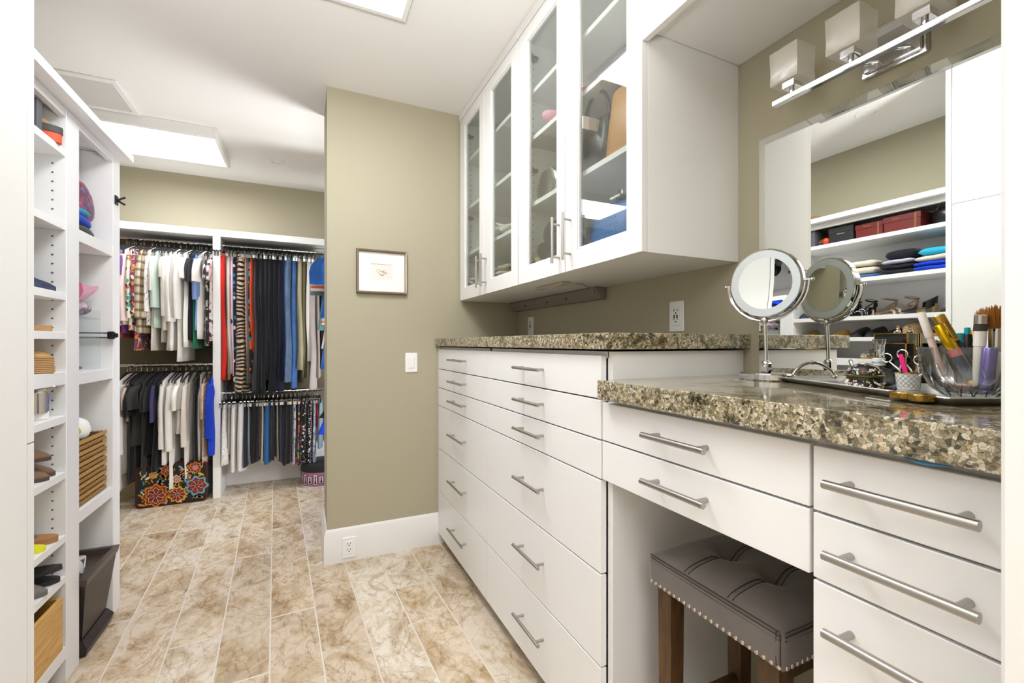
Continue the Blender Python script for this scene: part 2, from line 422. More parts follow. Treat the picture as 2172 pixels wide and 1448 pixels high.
# vanity drawer unit over knee space
va = thing('vanity_drawer_unit', 'white two-drawer apron unit bridging the knee space over the grey stool', 'cabinet', (.99, .71, .83))
wp('carcass', MB().box(FX+.021, FX+.039, .44, .963, .834, 1.053).box(FX+.039, XW-.02, .452, .47, .834, 1.053).box(FX+.039, XW-.02, .945, .963, .834, 1.053).box(FX+.039, XW-.02, .47, .945, .834, .846), WHITE, va)
drawer(va, .44, .987, .9385, 1.043, .620, .795, .992, .0068)
drawer(va, .44, .987, .832, .9385, .621, .797, .887, .0068)
vb = thing('drawer_cabinet', 'white four-drawer vanity cabinet at the right of the stool', 'cabinet', (.99, .32, 0))
wp('carcass', MB().box(FX+.021, XW-.002, .426, .44, .066, 1.053).box(FX+.021, XW-.002, .195, .21, .066, 1.053).box(FX+.021, FX+.03, .21, .426, .066, 1.053), WHITE, vb)
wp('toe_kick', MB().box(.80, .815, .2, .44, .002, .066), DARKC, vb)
for z0, z1, hzz in ((.9365, 1.042, .992), (.8305, .9365, .887), (.574, .8305, .772), (.066, .574, .42)):
    drawer(vb, .200, .4385, z0, z1, .234, .403, hzz, .0068)
# blue cloth corner poking out over the top drawer
m = MB(); rings = []
for i in range(9):
    t = i/8; y = .262+.055*t; a = math.sin(PI*t)
    rings.append([(.717-.012*a*(.6+.4*math.cos(k*PI/4)), y, 1.0462+.0035*a*math.sin(k*PI/4)+.0035) for k in range(8)])
m.loft(rings)
one('cloth', m, fab('bluecloth', 'denim', ('2E6FA0', '6FA9C8')), 'small blue cloth corner sticking out above the top right vanity drawer', 'cloth', (.72, .29, 1.05))
# toilet-side wall strip behind the knee space is plain wall; small outlet near floor
# ================================================================ WALL CABINETS
UX, UB = .865, 1.46
hinge_m = mat('hinge_metal', '8E8B86', .35, 1)
def glass_door(root, y0, y1, gy0, gy1, hy, hside):
    z0, z1, gz0, gz1 = UB, 2.555, 1.53, 2.497
    m = MB(); t = .021
    m.box(UX, UX+t, y0+.0015, gy0, z0, z1, .0015).box(UX, UX+t, gy1, y1-.0015, z0, z1, .0015)
    m.box(UX, UX+t, gy0-.001, gy1+.001, z0, gz0, .001).box(UX, UX+t, gy0-.001, gy1+.001, gz1, z1, .001)
    d = wp('door', m, WHITE2, root)
    # inner bead
    b = MB()
    for a in ((gy0, gy0+.006, gz0, gz1), (gy1-.006, gy1, gz0, gz1), (gy0, gy1, gz0, gz0+.006), (gy0, gy1, gz1-.006, gz1)): b.box(UX+.005, UX+.017, *a, .001)
    wp('glazing_bead', b, WHITE2, root, d)
    wp('glass_pane', MB().box(UX+.009, UX+.013, gy0+.004, gy1-.004, gz0+.004, gz1-.004), GLASS, root, d)
    handle_m = MB(); xb = UX-.032
    handle_m.cyl((xb, hy, 1.497), (xb, hy, 1.667), .0052, 14)
    for zz in (1.520, 1.642): handle_m.cyl((xb, hy, zz), (UX+.001, hy, zz), .0042, 12)
    wp('handle', handle_m, STEEL, root, d)
    for zz in (1.56, 1.95, 2.44):
        yy = y1-.075 if hside < 0 else y0+.06
        hm = MB().box(UX+.022, UX+.032, yy-.012, yy+.012, zz-.014, zz+.014, .003).box(UX+.032, UX+.06, yy-.006, yy+.018 if hside < 0 else yy+.006, zz-.008, zz+.008, .003)
        wp('hinge', hm, hinge_m, root, d)
def holes(m, x, y, z0, z1, n, side, axis='y'):
    for i in range(n):
        z = z0+(z1-z0)*i/(n-1)
        if axis == 'y': m.cyl((x, y, z), (x, y+side*.0012, z), .0028, 6)
def wallcab(label, y0, y1, shelves, doors):
    r = thing('wall_cabinet', label, 'cabinet', (1.07, (y0+y1)/2, UB))
    b0 = UX+.022; m = MB()
    m.box(b0, XW-.001, y0, y0+.018, UB, CZ-.001).box(b0, XW-.001, y1-.018, y1, UB, CZ-.001)
    m.box(b0, XW-.001, y0+.018, y1-.018, UB, UB+.018).box(b0, XW-.001, y0+.018, y1-.018, 2.54, 2.558).box(XW-.008, XW-.001, y0+.018, y1-.018, UB+.018, 2.54)
    wp('carcass', m, WHITE, r)
    for z in shelves: wp('shelf', MB().box(b0+.012, XW-.01, y0+.0185, y1-.0185, z-.019, z, .001), WHITE, r)
    h = MB(); holes(h, b0+.045, y1-.0182, UB+.08, 2.46, 30, -1); holes(h, b0+.045, y0+.0182, UB+.08, 2.46, 30, 1)
    o = wp('pin_holes', h, HOLE, r); o['kind'] = 'stuff'
    for d in doors: glass_door(r, *d)
    wp('cornice', MB().box(UX-.004, XW-.002, y0, y1, 2.56, CZ-.0005, .003), WHITE2, r)
    return r
wc1 = wallcab('glass-doored white wall cabinet at the far end by the olive return wall', 1.792, 2.615, [1.75, 2.025, 2.31],
    [(2.205, 2.605, 2.275, 2.52, 2.242, -1), (1.794, 2.203, 1.864, 2.112, 2.168, 1)])
wc2 = wallcab('glass-doored white wall cabinet holding handbags, nearest the mirror', .985, 1.790, [1.812, 2.098, 2.30],
    [(1.397, 1.788, 1.456, 1.704, 1.435, -1), (.985, 1.395, 1.053, 1.318, 1.357, 1)])
# cabinet over the vanity
oc = thing('overhead_cabinet', 'shallow white cabinet over the vanity mirror with a small glazed door', 'cabinet', (1.07, .58, 2.07))
wp('carcass', MB().box(UX+.022, XW-.001, .195, .983, 2.087, CZ-.001), WHITE, oc)
d = wp('door', MB().box(UX, UX+.02, .195, .26, 2.055, 2.59, .0015).box(UX, UX+.02, .905, .983, 2.055, 2.59, .0015).box(UX, UX+.02, .26, .905, 2.055, 2.125, .001).box(UX, UX+.02, .26, .905, 2.53, 2.59, .001), WHITE2, oc)
wp('glass_pane', MB().box(UX+.009, UX+.013, .26, .905, 2.125, 2.53), GLASS, oc, d)
wp('light_rail', MB().box(UX+.024, UX+.044, .195, .965, 2.068, 2.0865, .002), WHITE2, oc)
# ---------------- things below the wall cabinets
cb = thing('power_strip_box', 'long grey angled power strip mounted under the cabinet against the wall', 'power strip', (1.23, 2.15, 1.40))
m = MB(); P = [(1.259, 1.459), (1.205, 1.459), (1.200, 1.452), (1.232, 1.405), (1.259, 1.405)]
m.loft([[(x, y, z) for x, z in P] for y in (1.672, 2.616)])
wp('housing', m, mat('grey_paint', '8C8379', .55), cb)
m = MB()
for y in (2.42, 2.15, 1.95): m.ball((1.217, y, 1.428), .006, 8, 5)
wp('socket', m, SLOT, cb)
uf = thing('under_cabinet_light', 'small beige light bar fixed to the underside of the wall cabinet', 'light', (1.0, 1.7, 1.45))
wp('housing', MB().box(.975, 1.015, 1.60, 1.83, 1.447, 1.4595, .003), mat('beige_plastic', 'B5ABA0', .5), uf)
wp('diffuser', MB().box(.985, 1.005, 1.66, 1.78, 1.4445, 1.4475, .001), mat('diffuser_plastic', 'CFC8BE', .4), uf)
m = MB(); m.tube([(1.0, 1.605, 1.452), (1.03, 1.58, 1.45), (1.08, 1.60, 1.452), (1.13, 1.63, 1.447), (1.17, 1.66, 1.452), (1.205, 1.70, 1.44), (1.218, 1.72, 1.428)], .003, 8)
wp('power_cord', m, MATS['beige_plastic'], uf)
def plate(name, label, cat, c, axis, kind):
    """wall plate; axis 'x' = on the right wall facing -X, 'y' = facing -Y"""
    r = thing(name, label, cat, c)
    def bx(w0, w1, h0, h1, d0, d1, b=0):
        return MB().box(-d1, -d0, w0, w1, h0, h1, b) if axis == 'x' else MB().box(w0, w1, -d1, -d0, h0, h1, b)
    mk('plate', bx(-.036, .036, -.057, .057, 0, .006, .003), PLATE, r)
    mk('insert', bx(-.0175, .0175, -.034, .034, .006, .0085, .001), PLATE, r)
    if kind == 'switch':
        mk('rocker', bx(-.013, .013, -.029, .029, .0085, .0105, .001), PLATE, r)
    else:
        m = MB(); 
        def add(*a):
            q = bx(*a); m.add(q.v, q.f)
        for s in (.020, -.012):
            add(-.009, -.0065, s-.001, s+.008, .0084, .0092); add(.0065, .009, s-.001, s+.008, .0084, .0092); add(-.003, .003, s-.010, s-.005, .0084, .0092)
        mk('slot', m, SLOT, r)
        if kind == 'usb':
            m = MB(); q = bx(-.010, -.004, -.006, .006, .0084, .0095); m.add(q.v, q.f); q = bx(.004, .010, -.006, .006, .0084, .0095); m.add(q.v, q.f); mk('usb_port', m, SLOT, r)
    return r
plate('wall_outlet', 'white wall outlet with usb ports above the counter near the round mirror', 'outlet', (1.2595, 1.243, 1.300), 'x', 'usb')
plate('wall_outlet', 'white wall outlet half hidden behind the tall dresser counter edge', 'outlet', (1.2595, 2.42, 1.305), 'x', 'usb')
plate('light_switch', 'single white rocker light switch on the olive return wall', 'light switch', (.570, 2.6195, 1.088), 'y', 'switch')
plate('wall_outlet', 'white outlet set in the tall baseboard below the picture', 'outlet', (.224, 2.6035, .079), 'y', 'outlet')
# ---------------- framed picture
pf = thing('picture_frame', 'small framed bird etching with wide white mat on the olive return wall', 'picture', (.402, 2.6195, 1.605))
def rope_edge(a, b, r=.006):
    m = MB(); a = Vector(a); b = Vector(b); n = int((b-a).length/.008); t = (b-a).normalized(); u = Vector((0, -1, 0)); w = t.cross(u)
    for i in range(n):
        c = a+(b-a)*((i+.5)/n); m.tube([c-t*.005-w*.004, c+t*.005+w*.004], [r*.45, r*.45], 6)
    return m
fm = mat('bronze_frame', '6B5D4E', .45, .5, bump=(200, .3)); fm2 = mat('bronze_highlight', 'A08F78', .35, .7)
W2, H2 = .140, .124
m = MB(); 
for a in ((-W2, W2, H2-.013, H2), (-W2, W2, -H2, -H2+.013), (-W2, -W2+.013, -H2+.013, H2-.013), (W2-.013, W2, -H2+.013, H2-.013)): m.box(a[0], a[1], -.020, 0, a[2], a[3], .003)
mk('frame', m, fm, pf)
m = MB(); e = .0065
for a, b in (((-W2+e, -.021, H2-e), (W2-e, -.021, H2-e)), ((-W2+e, -.021, -H2+e), (W2-e, -.021, -H2+e)), ((-W2+e, -.021, -H2+e), (-W2+e, -.021, H2-e)), ((W2-e, -.021, -H2+e), (W2-e, -.021, H2-e))):
    q = rope_edge(a, b); m.add(q.v, q.f)
o = mk('rope_moulding', m, fm2, pf)
matb = mat('mat_board', 'F3EFE8', .8)
m = MB(); i0, i1, j0, j1 = -.062, .060, -.046, .046
m.box(-W2+.012, i0, -.008, -.004, -H2+.012, H2-.012).box(i1, W2-.012, -.008, -.004, -H2+.012, H2-.012).box(i0, i1, -.008, -.004, j1, H2-.012).box(i0, i1, -.008, -.004, -H2+.012, j0)
mk('mat_board', m, matb, pf)
mk('print', MB().box(i0, i1, -.005, -.003, j0, j1), mat('print_paper', 'EBDFD6', .8), pf)
def ink(name, c, strokes):
    m = MB()
    for pts, r in strokes: m.tube([(x, -.0055, z) for x, z in pts], r, 5, flat=.15)
    mk(name, m, mat(name+'_ink', c, .9), pf)
ink('etching', '6A6560', [([(-.020+.036*t, -.004-.012*math.sin(PI*t)) for t in [i/8 for i in range(9)]], .0022), ([(-.012, .010), (-.004, .004), (.004, -.001), (.014, .001), (.022, -.003), (.030, .002)], .0024),
    ([(.016, 0), (.024, -.008), (.029, -.009)], .0014), ([(.022, -.002), (.030, .007)], .0012), ([(-.002, .002), (.006, .009), (.014, .012), (.008, .002)], .0032)])
ink('etching_light', 'A39D96', [([(-.020+.012*math.cos(a), .008+.007*math.sin(a)) for a in [i*.8 for i in range(9)]], .0012), ([(-.018, -.006), (-.012, -.014), (0, -.018), (.012, -.015)], .002)])
# ================================================================ VANITY MIRROR, LIGHT, MAKE-UP MIRROR
vm = thing('wall_mirror', 'large wall mirror with a chamfered glass edge above the vanity counter', 'mirror', (1.255, .56, 1.107))
y0, y1, z0, z1, bv = .205, .910, 1.107, 1.815, .022
wp('mirror_plate', MB().add([(1.250, y0+bv, z0+bv), (1.250, y1-bv, z0+bv), (1.250, y1-bv, z1-bv), (1.250, y0+bv, z1-bv),
   (1.2585, y0+bv, z0+bv), (1.2585, y1-bv, z0+bv), (1.2585, y1-bv, z1-bv), (1.2585, y0+bv, z1-bv)], [(0, 1, 2, 3), (4, 5, 6, 7), (0, 1, 5, 4), (1, 2, 6, 5), (2, 3, 7, 6), (3, 0, 4, 7)]), MIRROR, vm, smooth=False)
I = [(1.250, y0+bv, z0+bv), (1.250, y1-bv, z0+bv), (1.250, y1-bv, z1-bv), (1.250, y0+bv, z1-bv)]
O = [(1.2535, y0, z0), (1.2535, y1, z0), (1.2535, y1, z1), (1.2535, y0, z1)]; Bk = [(1.2585, y, z) for _, y, z in O]
wp('bevel', MB().add(I+O+Bk, [(i, (i+1) % 4, 4+(i+1) % 4, 4+i) for i in range(4)]+[(4+i, 4+(i+1) % 4, 8+(i+1) % 4, 8+i) for i in range(4)]), MIRROR, vm, smooth=False)
# vanity light bar
vl = thing('vanity_light', 'chrome vanity light bar with four frosted cube shades over the mirror', 'wall lamp', (1.20, .565, 1.84))
wp('bar', MB().box(1.141, 1.159, .255, .792, 1.836, 1.850, .002), CHROME, vl)
m = MB().box(1.247, 1.2595, .503, .633, 1.848, 1.958, .003).box(1.240, 1.247, .511, .625, 1.856, 1.950, .003)
bp = wp('back_plate', m, CHROME, vl)
for y in (.535, .598): wp('arm', MB().cyl((1.155, y, 1.844), (1.243, y, 1.875), .006, 12), CHROME, vl)
for y in (.742, .604, .468, .332):
    h = wp('shade_holder', MB().cyl((1.15, y, 1.846), (1.15, y, 1.868), .0062, 12).box(1.133, 1.167, y-.0165, y+.0165, 1.862, 1.880, .002), CHROME, vl)
    m = MB(); o_, i_ = .036, .029; za, zb = 1.874, 1.960
    rings = []
    def sq(r, z, tw=0):
        pts = []
        for k in range(16):
            s = k//4; f = (k % 4)/4
            cs = [(-1, -1), (1, -1), (1, 1), (-1, 1)]; p = cs[s]; q = cs[(s+1) % 4]
            x = p[0]+(q[0]-p[0])*f; yy = p[1]+(q[1]-p[1])*f
            w = 1+tw*math.sin(k*2.4+z*60)
            pts.append((1.15+x*r*w, y+yy*r*w, z))
        return pts
    m.loft([sq(.010, za), sq(o_*.96, za, .02), sq(o_, za+.004, .03), sq(o_, za+.03, .03), sq(o_, zb, .02), sq(i_, zb, .02), sq(i_, za+.012), sq(.012, za+.010)])
    wp('glass_shade', m, SHADEM, vl, ang=20)
# make-up mirror
mm = thing('makeup_mirror', 'round two-sided chrome makeup mirror on a slim stand on the granite counter', 'mirror', (1.1135, .788, 1.1035))
mk('base', MB().lathe([(.0, 0), (.066, 0), (.069, .003), (.069, .016), (.066, .019), (.02, .0195), (0, .0195)], n=48, sx=.8, sy=1.05), CHROME, mm)
mk('stem', MB().box(-.009, .009, -.011, .011, .019, .046, .003).tube([(0, 0, .046), (0, .002, .105), (0, .004, .155)], .0052, 16).ball((0, 0, .042), .011, 16, 8).ball((0, .004, .158), .0105, 16, 8).box(-.006, .006, -.003, .011, .150, .170, .003), CHROME, mm)
hc = Vector((0, 0, .2555)); Rm = .0905
nrm = Vector((-.965, -.215, -.02)).normalized(); up = Vector((0, 0, 1)); rt = up.cross(nrm).normalized(); up2 = nrm.cross(rt)
Mh = Matrix(((rt.x, up2.x, nrm.x, hc.x), (rt.y, up2.y, nrm.y, hc.y), (rt.z, up2.z, nrm.z, hc.z), (0, 0, 0, 1)))
hd = mk('drum', MB().lathe([(.070, -.009), (Rm-.003, -.011), (Rm, -.008), (Rm, .008), (Rm-.003, .011), (.070, .009)], n=72).xf(Mh), CHROME, mm)
mk('light_ring', MB().lathe([(.0675, .0085), (.0675, .0117), (Rm-.005, .0115), (Rm-.004, .0085)], n=72).xf(Mh), FROST, hd)
mk('light_ring', MB().lathe([(.0675, -.0085), (.0675, -.0117), (Rm-.005, -.0115), (Rm-.004, -.0085)], n=72).xf(Mh), FROST, hd)
RC = .75; pr = [(.0677*i/14, .0112-(.0677**2-(.0677*i/14)**2)/(2*RC)) for i in range(15)]
mk('concave_mirror', MB().lathe([(1e-6, pr[0][1])]+pr[1:]+[(.0677, .005), (1e-6, .003)], n=64).xf(Mh), MIRROR, hd, ang=60)
mk('flat_mirror', MB().lathe([(1e-6, -.0115), (.0677, -.0115), (.0677, -.008), (1e-6, -.008)], n=64).xf(Mh), MIRROR, hd)
yk = MB(); yk.tube([tuple(Mh @ Vector((math.cos(a)*(Rm+.007), math.sin(a)*(Rm+.007), 0))) for a in [PI+PI*i/28 for i in range(29)]], .0028, 8, flat=2.2)
for s in (-1, 1):
    yk.cyl(tuple(Mh @ Vector((s*(Rm-.002), 0, 0))), tuple(Mh @ Vector((s*(Rm+.016), 0, 0))), .0032, 10); yk.ball(tuple(Mh @ Vector((s*(Rm+.017), 0, 0))), .005, 10, 6)
mk('yoke', yk, CHROME, mm)

# ================================================================ STOOL
su = mat('grey_suede', '675F59', .85, bump=(14, .25), var=.22, sheen=.3)
st = thing('stool', 'tufted grey suede stool with nailhead trim and brown wood legs', 'stool', (.95, .706, 0))
sx0, sx1, sy0, sy1, sz0, sz1 = .800, 1.115, .533, .879, .594, .664
N1, N2 = 40, 44; m = MB()
tufts = [(.945, .648), (.945, .764)]
def topz(x, y):
    u = min(x-sx0, sx1-x); v = min(y-sy0, sy1-y)
    e = min(1, max(0, u)/.03)*min(1, max(0, v)/.03)
    z = sz1+.026*(1-(1-min(1, max(0, u)/.12))**2)**.5*(1-(1-min(1, max(0, v)/.12))**2)**.5
    for a, b in tufts: z -= .030*math.exp(-((x-a)**2+(y-b)**2)/.0009)
    for b in (.648, .764): z -= .006*math.exp(-((y-b)/.006)**2)*e
    for a in (.945,): z -= .003*math.exp(-((x-a)/.006)**2)*e
    return z
vs = []; 
for i in range(N1+1):
    for j in range(N2+1):
        x = sx0+(sx1-sx0)*i/N1; y = sy0+(sy1-sy0)*j/N2; vs.append((x, y, topz(x, y)))
fs = [(i*(N2+1)+j, (i+1)*(N2+1)+j, (i+1)*(N2+1)+j+1, i*(N2+1)+j+1) for i in range(N1) for j in range(N2)]
m.add(vs, fs)
# side walls bulging slightly
per = [(i, 0) for i in range(N1)]+[(N1, j) for j in range(N2)]+[(i, N2) for i in range(N1, 0, -1)]+[(0, j) for j in range(N2, 0, -1)]
rings = []
cx, cyy = (sx0+sx1)/2, (sy0+sy1)/2
for q, (z, o_) in enumerate([(None, 0), (.655, .0035), (.64, .005), (.62, .0045), (.603, .003), (.594, .001)]):
    rg = []
    for i, j in per:
        x = sx0+(sx1-sx0)*i/N1; y = sy0+(sy1-sy0)*j/N2
        dx = -1 if i == 0 else (1 if i == N1 else 0); dy = -1 if j == 0 else (1 if j == N2 else 0)
        if dx and dy: dx *= .3; dy *= .3
        rg.append((x+dx*o_, y+dy*o_, sz1 if z is None else z))
    rings.append(rg)
m2 = MB().loft(rings, caps=False); m.add(m2.v, m2.f)
seat = wp('seat_cushion', m, su, st, ang=60)
seam = MB(); rr = .0011
for dz in (-.006, .0025, -.0135):
    pts = [(sx0-.003, sy0+.004, sz1+dz), (sx0-.0035, (sy0+sy1)/2, sz1+dz), (sx0-.003, sy1-.004, sz1+dz)]
    seam.tube(pts, rr, 5)
    seam.tube([(sx0+.002, sy0-.003, sz1+dz), (sx1-.004, sy0-.0035, sz1+dz)], rr, 5)
for b in (.648, .764):
    for dd in (-.006, .006):
        seam.tube([(x, b+dd, topz(x, b+dd)+.0004) for x in [sx0+.002+i*.0125 for i in range(25)]], rr, 5)
for a in (-.0, .008):
    seam.tube([(sx0-.0035, sy0+a+.003, z) for z in (.664, .63, .6)], rr, 5)
wp('stitching', seam, mat('dark_thread', '37312E', .9), st, seat)
nm = mat('nickel_nailhead', 'D9C9BC', .25, 1)
nh = None
pts = [(sx0-.003, sy1-.006-i*.0152, .600, (PI, 1)) for i in range(23)]+[(sx0+.008+i*.0152, sy0-.003, .600, (0, 0)) for i in range(20)]
for x, y, z, k in pts:
    if nh is None:
        nh = mk('nailhead', MB().ball((0, 0, 0), .0047, 10, 6), nm, st)
        o = nh
    else: o = nh.copy(); COL.objects.link(o)
    o.location = (x-.95, y-.706, z); o.scale = (.6, 1, 1) if k[1] else (1, .6, 1)
lw = wood_mat('walnut_brown', '3A2614', '61421F', (5, 5, 1.0), .5)
for x in (.812, 1.060):
    for y in (.548, .822):
        wp('leg', MB().loft([[(x+.004, y+.004, 0), (x+.040, y+.004, 0), (x+.040, y+.040, 0), (x+.004, y+.040, 0)], [(x, y, .597), (x+.044, y, .597), (x+.044, y+.044, .597), (x, y+.044, .597)]]), lw, st, ang=30)
wp('apron', MB().box(.852, 1.064, .558, .572, .545, .597), lw, st)
wp('apron', MB().box(.852, 1.064, .842, .856, .545, .597), lw, st)
wp('stretcher', MB().box(.820, .840, .588, .824, .16, .19, .002), lw, st)
wp('stretcher', MB().box(1.072, 1.092, .588, .824, .22, .25, .002), lw, st)
wp('stretcher', MB().box(.852, 1.062, .560, .58, .27, .30, .002), lw, st)
wp('stretcher', MB().box(.852, 1.062, .832, .852, .27, .30, .002), lw, st)

# ================================================================ TRAY AND WHAT STANDS ON IT
silver = mat('engraved_silver', 'D8D7D6', .35, .85, bump=(420, .9))
silv2 = mat('polished_silver', 'C4BEB8', .16, 1)
A = Vector((1.085, .745)); B = Vector((.886, .334)); L = (B-A); Lh = L.normalized(); W = Vector((.9, -.436)).normalized()
TWD = .178; TZ = 1.1035; AN = math.atan2(Lh.y, Lh.x)
def tp(s, w, z=0): p = A+Lh*s+W*w; return (p.x, p.y, TZ+z)
tl = L.length
tr = thing('serving_tray', 'rectangular engraved silver tray with arched handle holding cosmetics', 'tray', tp(tl/2, TWD/2))
def rect(i, z, c=.0): 
    return [tp(i+c, i, z), tp(tl-i-c, i, z), tp(tl-i, i+c, z), tp(tl-i, TWD-i-c, z), tp(tl-i-c, TWD-i, z), tp(i+c, TWD-i, z), tp(i, TWD-i-c, z), tp(i, i+c, z)]
m = MB().loft([rect(.022, .0005, .004), rect(-.001, .0125, .004), rect(0, .0145, .004), rect(.003, .0145, .004), rect(.022, .005, .004), rect(.026, .0035, .004)])
wp('rim', m, silver, tr, ang=25)
m = MB().loft([rect(.026, .0028, .004), rect(.026, .0036, .004)]); wp('plate', m, silv2, tr)
m = MB(); n = 14; pts = []
for i in range(n+1):
    t = i/n; pts.append(tp(.008-.004*math.sin(PI*t), .040+.105*t, .014+.034*math.sin(PI*t)**.7))
m.tube(pts, [.0042 if i in (0, n) else (.0036 if i not in (n//2,) else .0055) for i in range(n+1)], 10)
for i in (0, n): m.ball(pts[i], .007, 10, 6, (1, 1, .6))
wp('handle', m, silv2, tr)
def spot(px, py, z=1.1075):
    u = (px-1086)/F_PX; v = (py-728)/F_PX; t = (1.2-z)/v; return ((S_+u*C_)*t, (C_-u*S_)*t, z)
# jewelled casket
def casket():
    c = spot(1834, 826); r = thing('trinket_box', 'round black trinket box encrusted with coloured stones on the tray', 'box', c)
    r.scale = (1, 1, 1.22); bk = mat('black_enamel', '1E1B18', .2); brass = mat('antique_brass', '6E6A2E', .35, 1)
    mk('body', MB().lathe([(0, 0), (.024, .001), (.030, .008), (.031, .018), (.029, .022), (0, .022)], n=32, sx=.9), bk, r)
    ld = mk('lid', MB().lathe([(.0295, .023), (.029, .029), (.022, .038), (.010, .043), (0, .044)], n=32, sx=.9), bk, r)
    mk('hinge_band', MB().lathe([(.0305, .0205), (.0325, .0215), (.0325, .0240), (.0305, .025)], n=32, sx=.9), brass, r)
    cs = [('EDE6DA', 170), ('C9A9A0', 80), ('D9822B', 16), ('B8402E', 12), ('9A8FB0', 24), ('8E8C50', 60)]
    for name, n_ in cs:
        m = MB()
        for i in range(n_):
            a = R.uniform(0, 2*PI); t = R.random()
            if name in ('D9822B', 'B8402E', '9A8FB0'): t = R.uniform(.62, 1)
            if t < .55: z = .003+t/.55*.017; rad = .031-.006*abs(z-.012)/.012
            else: q = (t-.55)/.45; z = .026+.017*q; rad = .029*math.cos(q*1.35)
            s = R.uniform(.0014, .0028); m.ball((rad*.9*math.cos(a), rad*math.sin(a), z), s, 5, 4)
        o = mk('gemstones', m, mat('gem_'+name, name, .15, 0, 1), r)
        o['kind'] = 'stuff'
    return r
casket()
def decanter():
    c = spot(1862, 818); c = (c[0]+.005, c[1], c[2])
    r = thing('perfume_decanter', 'clear glass perfume decanter with tall fluted stopper behind the jewelled trinket box', 'perfume bottle', c)
    mk('bottle', MB().lathe([(0, .001), (.022, .001), (.027, .006), (.028, .018), (.026, .028), (.020, .036), (.009, .042), (.0085, .047), (.013, .050), (.013, .053), (.0085, .054)], n=48, flute=(16, .02)), CRYSTAL2, r)
    mk('collar', MB().lathe([(.0088, .044), (.0115, .045), (.0115, .060), (.0088, .061)], n=24), mat('frosted_collar', 'E6E6E4', .5), r)
    mk('stopper', MB().lathe([(0, .061), (.006, .061), (.006, .068), (.004, .071), (.007, .076), (.0085, .084), (.0115, .100), (.0100, .1015), (0, .1015)], n=24, flute=(12, .08)), CRYSTAL2, r)
decanter()
def cup():
    c = spot(1924, 838, 1.1075)
    t = 1.2; u = (1926-1086)/F_PX
    c = (1.105, x_solve(1926, 1.105), 1.1075)
    r = thing('scissors_cup', 'small white cup with blue scallop pattern and gold rim holding scissors', 'cup', c)
    wh = mat('glazed_white', 'EFECE6', .2)
    mk('cup', MB().lathe([(0, 0), (.0165, 0), (.0175, .002), (.0205, .033), (.0190, .033), (.0165, .004), (0, .003)], n=40), wh, r)
    mk('gold_rim', MB().lathe([(.0188, .0325), (.0212, .0325), (.0212, .0345), (.0188, .0345)], n=40), GOLD, r)
    m = MB()
    for row in range(6):
        z = .003+row*.0048; rad = .0178+(z/.033)*.003+.0002
        for k in range(14):
            a0 = 2*PI*(k+(row % 2)*.5)/14
            m.tube([((rad+.00015)*math.cos(a0+b), (rad+.00015)*math.sin(a0+b), z+.0042*math.cos(b/(PI/14)*PI/2)) for b in [PI/14*(q/4-1) for q in range(9)]], .0003, 4)
    mk('scallop_pattern', m, mat('blue_grey_line', '5C6E78', .5), r)
    return c
def x_solve(px, X):
    u = (px-1086)/F_PX; return X*(C_-u*S_)/(S_+u*C_)
cc = cup()
def scissors(label, base, top, rr, col, loops=2, spread=.012):
    base = Vector(base); top = Vector(top); t = (top-base).normalized()
    r = thing('scissors', label, 'scissors', base); w = Vector((0, -1, 0)); w = (w-t*w.dot(t)).normalized()
    L_ = (top-base).length
    m = MB()
    for s in (-1, 1):
        p0 = Vector((0, 0, 0)); p1 = t*L_*.62; p2 = t*L_+w*s*spread
        m.tube([p0+w*s*.001, p1, p2], [.0008, .0022, .0014], 8)
    mk('blades', m, silv2, r)
    m = MB()
    for s in (-1, 1)[:loops]:
        c = t*(L_+rr)+w*s*(spread+.002)
        m.tube([tuple(c+t*math.cos(a)*rr+w*math.sin(a)*rr) for a in [2*PI*i/20 for i in range(21)]], .0013, 8)
    mk('finger_loops', m, col, r)
bx, by, bz = cc
scissors('silver nail scissors leaning left out of the scallop cup', (bx, by+.004, bz+.006), (bx, by+.020, bz+.058), .0088, silv2)
scissors('black-handled scissors standing in the scallop cup', (bx+.004, by-.002, bz+.006), (bx, by-.010, bz+.048), .0085, BLACKP)
scissors('silver cuticle scissors leaning right out of the cup', (bx-.003, by-.006, bz+.006), (bx-.004, by-.028, bz+.045), .009, silv2)
one('nail_file', MB().box(-.0010, .0010, -.0042, .0042, 0, .064, .0009).xf(Matrix.Translation((bx-.006, by-.005, bz+.008)) @ Matrix.Rotation(-.24, 4, 'X')), mat('hot_pink', 'F21E83', .4), 'hot pink nail file leaning in the scallop cup', 'nail file', (bx, by, bz+.008))
for k, (dy, col, lab) in enumerate(((-.013, silv2, 'flat steel tweezers at the right of the pink nail file'), (.007, mat('tan_metal', 'B99B6B', .3, .8), 'gold-toned tweezers at the left of the pink nail file'))):
    one('tweezers', MB().tube([(bx+.003, by+dy*.5, bz+.005), (bx+.003, by+dy, bz+.045), (bx+.003, by+dy*1.1, bz+.052)], [.001, .0028, .0024], 8, flat=.4), col, lab, 'tweezers', (bx, by, bz+.005))
